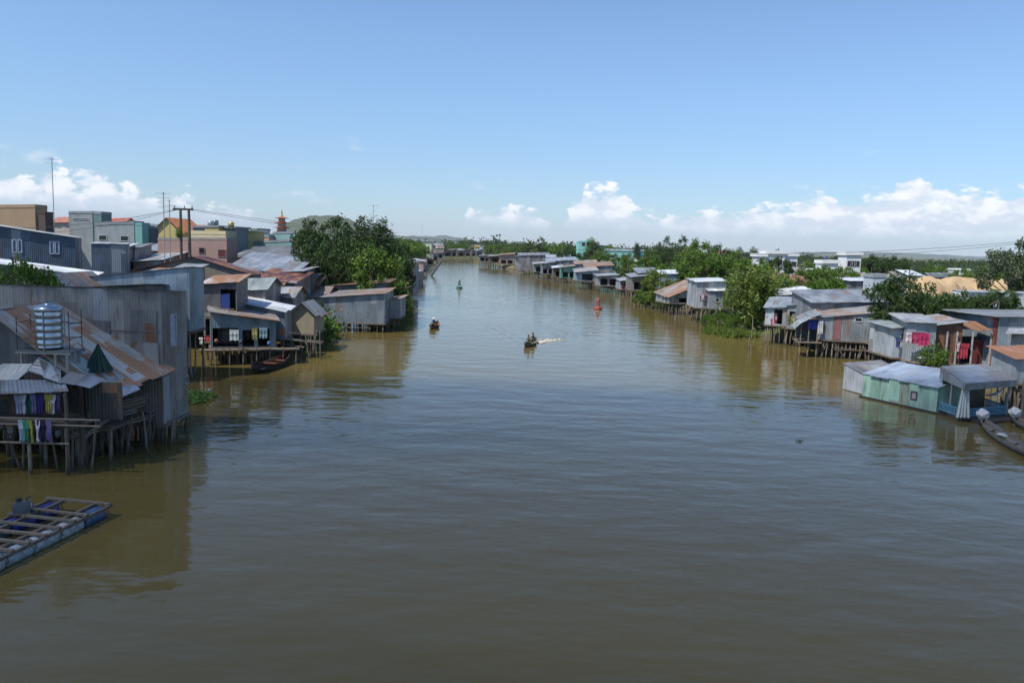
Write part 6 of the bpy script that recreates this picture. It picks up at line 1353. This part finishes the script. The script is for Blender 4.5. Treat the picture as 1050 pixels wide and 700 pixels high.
villa(['left low wing of the pale white villa', 'wide white balconied villa centre behind the yellow green tree', 'white boxy right wing with dark opening beside the villa centre'], [(775, 784, 263, WH), (784, 803, 260.5, WH), (803, 816, 262.5, plaster((.60, .62, .66), .15))], 200)
villa(['white low villa left of the tall white one', 'tall white villa with stacked balconies', 'low cream house in front of the tall white villa'], [(843, 858, 270, WH), (866, 881, 261.5, WH), (829, 843, 279, plaster((.6, .57, .5), .2))], 190)
house('white_house', 'blue white square house right beside the tall white villa', (858, 196, 290, 270.5), (866, 196, 290, 270.5), 8, 0, cat='building', roof='flat', wm=plaster((.5, .55, .62), .2), rm=WH, z0=1.3, over=.1, parapet=.3)
rooftank(797, 257, 202, 'steel tank on the roof of the wide balconied villa', (.5, .5, .5)); rooftank(872, 262, 194, 'steel tank on the roof of the tall white villa', (.5, .5, .5)); rooftank(846, 266, 192, 'blue tank on the low white villa', (.1, .15, .3))
for (xa, xb, D_, y, c, r__, l) in [(984, 992, 270, 277, (.62, .62, .62), None, 'small white cube house above the sand heaps'), (994, 999, 272, 278, (.6, .6, .6), None, 'tiny white house right of the cube house'), (1024, 1031, 260, 277.5, (.6, .6, .58), None, 'white house near the right edge above the sand'), (1012, 1040, 215, 281, (.27, .27, .28), 1.6, 'grey gabled barn right of the sand heaps'), (955, 985, 215, 284, (.20, .22, .2), 1.0, 'dark low shed behind the sand heaps'), (918, 938, 205, 283, (.45, .4, .32), 1.0, 'cream low house left of the sand heaps'), (876, 892, 170, 284, (.45, .4, .33), .8, 'cream walled house right of the tall villa'), (902, 922, 300, 275, (.5, .5, .48), None, 'pale far house among dark round trees'), (1035, 1060, 230, 282, (.4, .4, .4), 1.0, 'pale shed under the right edge tree')]:
    house('town_house', l, (xa, D_, 295, y), (xb, D_, 295, y), 8, 0, cat='house', roof='gx' if r__ else 'flat', ridge=r__ or 1, wm=plaster(c, .2), rm=metal(hs(c, .8), .1) if r__ else WH, z0=1.3, over=.3, parapet=.3, wins=[('f', .5, 2.5, 1.3, 1.2)])
# white yard wall in front of the sand
house('yard_wall', 'long white yard wall below the sand heaps', (985, 112, 318, 299), (1110, 116, 318, 302), 2, .1, cat='wall', wm=plaster((.55, .57, .60), .2), rm=metal((.50, .54, .58), .05), z0=1.3, over=.1, jit=.01)
# sand heaps
sm_, t = newmat('heaped_sand'); g = t.n('ShaderNodeNewGeometry'); n_ = t.noise(g.outputs['Position'], .8, 6, .7)
t.out(t.n('ShaderNodeBsdfPrincipled', {'Base Color': t.mix(n_, (.30, .20, .11), (.52, .38, .22)), 'Roughness': .95, 'Normal': t.n('ShaderNodeBump', {'Strength': .8, 'Distance': .3, 'Height': n_}).outputs[0]}).outputs[0])
for i, (x, D, y, rx, l) in enumerate([(955, 158, 289, 7, 'leftmost sand heap with a rusty patch'), (972, 162, 288, 8.5, 'broad tan sand heap second from the left'), (990, 160, 289, 7, 'low sand heap between the broad heap and the bush'), (1012, 163, 290, 8.5, 'wide sand heap below the grey barn'), (1034, 158, 290, 8, 'sand heap near the right edge'), (1056, 160, 290.5, 8, 'sand heap cut by the right edge')]):
    p = at(x, 290, D); hh = zt(x, y, D)-1.2; vs = []; fs = []; N = 30
    for a in range(N+1):
        for b_ in range(N+1):
            u, v_ = (a/N*2-1), (b_/N*2-1); r_ = math.hypot(u, v_); h_ = min(1, max(0, 1-r_)*2.6)**.8*hh*(1+.30*noise.noise(Vector((u*3.5+i*5, v_*2.5, 0))))-.15
            vs.append((u*rx*1.3, v_*6, h_))
    for a in range(N):
        for b_ in range(N): q = a*(N+1)+b_; fs.append((q, q+N+1, q+N+2, q+1))
    me = bpy.data.meshes.new('sand_heap'); me.from_pydata(vs, [], fs); me.polygons.foreach_set('use_smooth', [True]*len(fs)); me.materials.append(sm_); tag(mobj('sand_heap', me, None, (p.x, D, 1.25)), l, 'sand heap', 'sand heaps in the builder yard')

# ============================================================ POWER LINES
dr_ = plain((.05, .05, .055), .6, 0, 'cable')
def cable(label, a, b, sag, rad=.03):
    mb = MB(); n = 40; pts_ = []
    for k in range(n+1):
        q = k/n; p = a.lerp(b, q); p.z -= sag*4*q*(1-q); pts_.append(p)
    o = mb.tube(pts_, rad, 5); tag(mb.build('power_line', dr_), label, 'power line', 'power lines crossing the river')
pL = at(194, 214, 83); pRt = at(1120, 240, 95)
rp = thing('utility_pole', 'utility pole beyond the right edge holding the river cables', 'utility pole', (pRt.x, pRt.y, 1.2)); mb = MB(); mb.tube([(0, 0, 0), (0, 0, pRt.z-1.1)], [.2, .13], 10); mb.build('pole', M_conc, rp); mb = MB(); mb.beam((-1.2, 0, pRt.z-1.3), (1.2, 0, pRt.z-1.3), .15); mb.build('crossarm', M_dark, rp)
cable('upper power line sagging across the river from the double pole', pL, pRt, 3.4, .022); cable('lower power line sagging across the river beside the upper one', pL+Vector((-.9, .4, 0)), pRt+Vector((.8, .3, 0)), 3.9, .02)
cable('power line leading left from the double pole', at(185, 214, 83), at(-60, 232, 90), .9, .025); cable('second power line leading left from the double pole', at(186, 214, 83), at(-60, 238, 92), 1.2, .02)

# ============================================================ HILLS
def hill(name, prof, D, label=None):
    v = []; f = []; n = 0; N = 60
    for k in range(N+1):
        x = prof[0][0]+(prof[-1][0]-prof[0][0])*k/N; y = lerp_t(prof, x); p = at(x, y, D); h_ = max(p.z+noise.noise(Vector((x*.12, 0, D)))*D*.0012, 2)
        for j, (dd, q) in enumerate(((-.12, 0), (-.07, .45), (-.03, .8), (0, 1), (.05, .75), (.15, 0))):
            v.append((p.x*(1+dd*.2), D*(1+dd), 1+h_*q*(1+.12*noise.noise(Vector((x*.2, j*1.7, 1)))))) 
    for k in range(N):
        for j in range(5): a = k*6+j; f.append((a, a+6, a+7, a+1))
    me = bpy.data.meshes.new(name); me.from_pydata(v, [], f); me.polygons.foreach_set('use_smooth', [True]*len(f)); me.materials.append(hm_); tag(mobj(name, me), None, None, None, 'structure')
hm_, t = newmat('wooded_hillside'); g = t.n('ShaderNodeNewGeometry'); n_ = t.noise(g.outputs['Position'], .012, 6, .65)
t.out(t.n('ShaderNodeBsdfPrincipled', {'Base Color': t.mix(n_, (.02, .035, .015), (.10, .12, .06)), 'Roughness': .95}).outputs[0])
hill('near_hill', [(284, 243), (294, 233), (300, 226), (312, 223), (330, 221), (345, 221), (360, 226), (378, 236), (392, 243)], 3600)
hill('far_hills', [(390, 247), (408, 243.5), (425, 241.5), (440, 242.5), (455, 241), (470, 244), (490, 247), (520, 248.5)], 9500)
hill('far_hills', [(60, 236), (110, 233), (150, 229), (185, 231), (215, 233), (240, 238), (262, 241)], 9000)
hill('far_hills', [(820, 259), (880, 258), (940, 260), (1000, 263), (1080, 266)], 11000)

# ============================================================ AIR
hz_m, t = newmat('hazy_air'); v_ = t.n('ShaderNodeVolumePrincipled', {'Color': (.80, .88, 1.0, 1), 'Density': HAZE}); o_ = t.n('ShaderNodeOutputMaterial'); t.t.links.new(v_.outputs[0], o_.inputs['Volume'])
mb = MB(); mb.box(-19000, 19000, -3500, 23000, -3.2, 420); o = mb.build('haze', hz_m, None, True); tag(o, None, None, None, 'stuff')
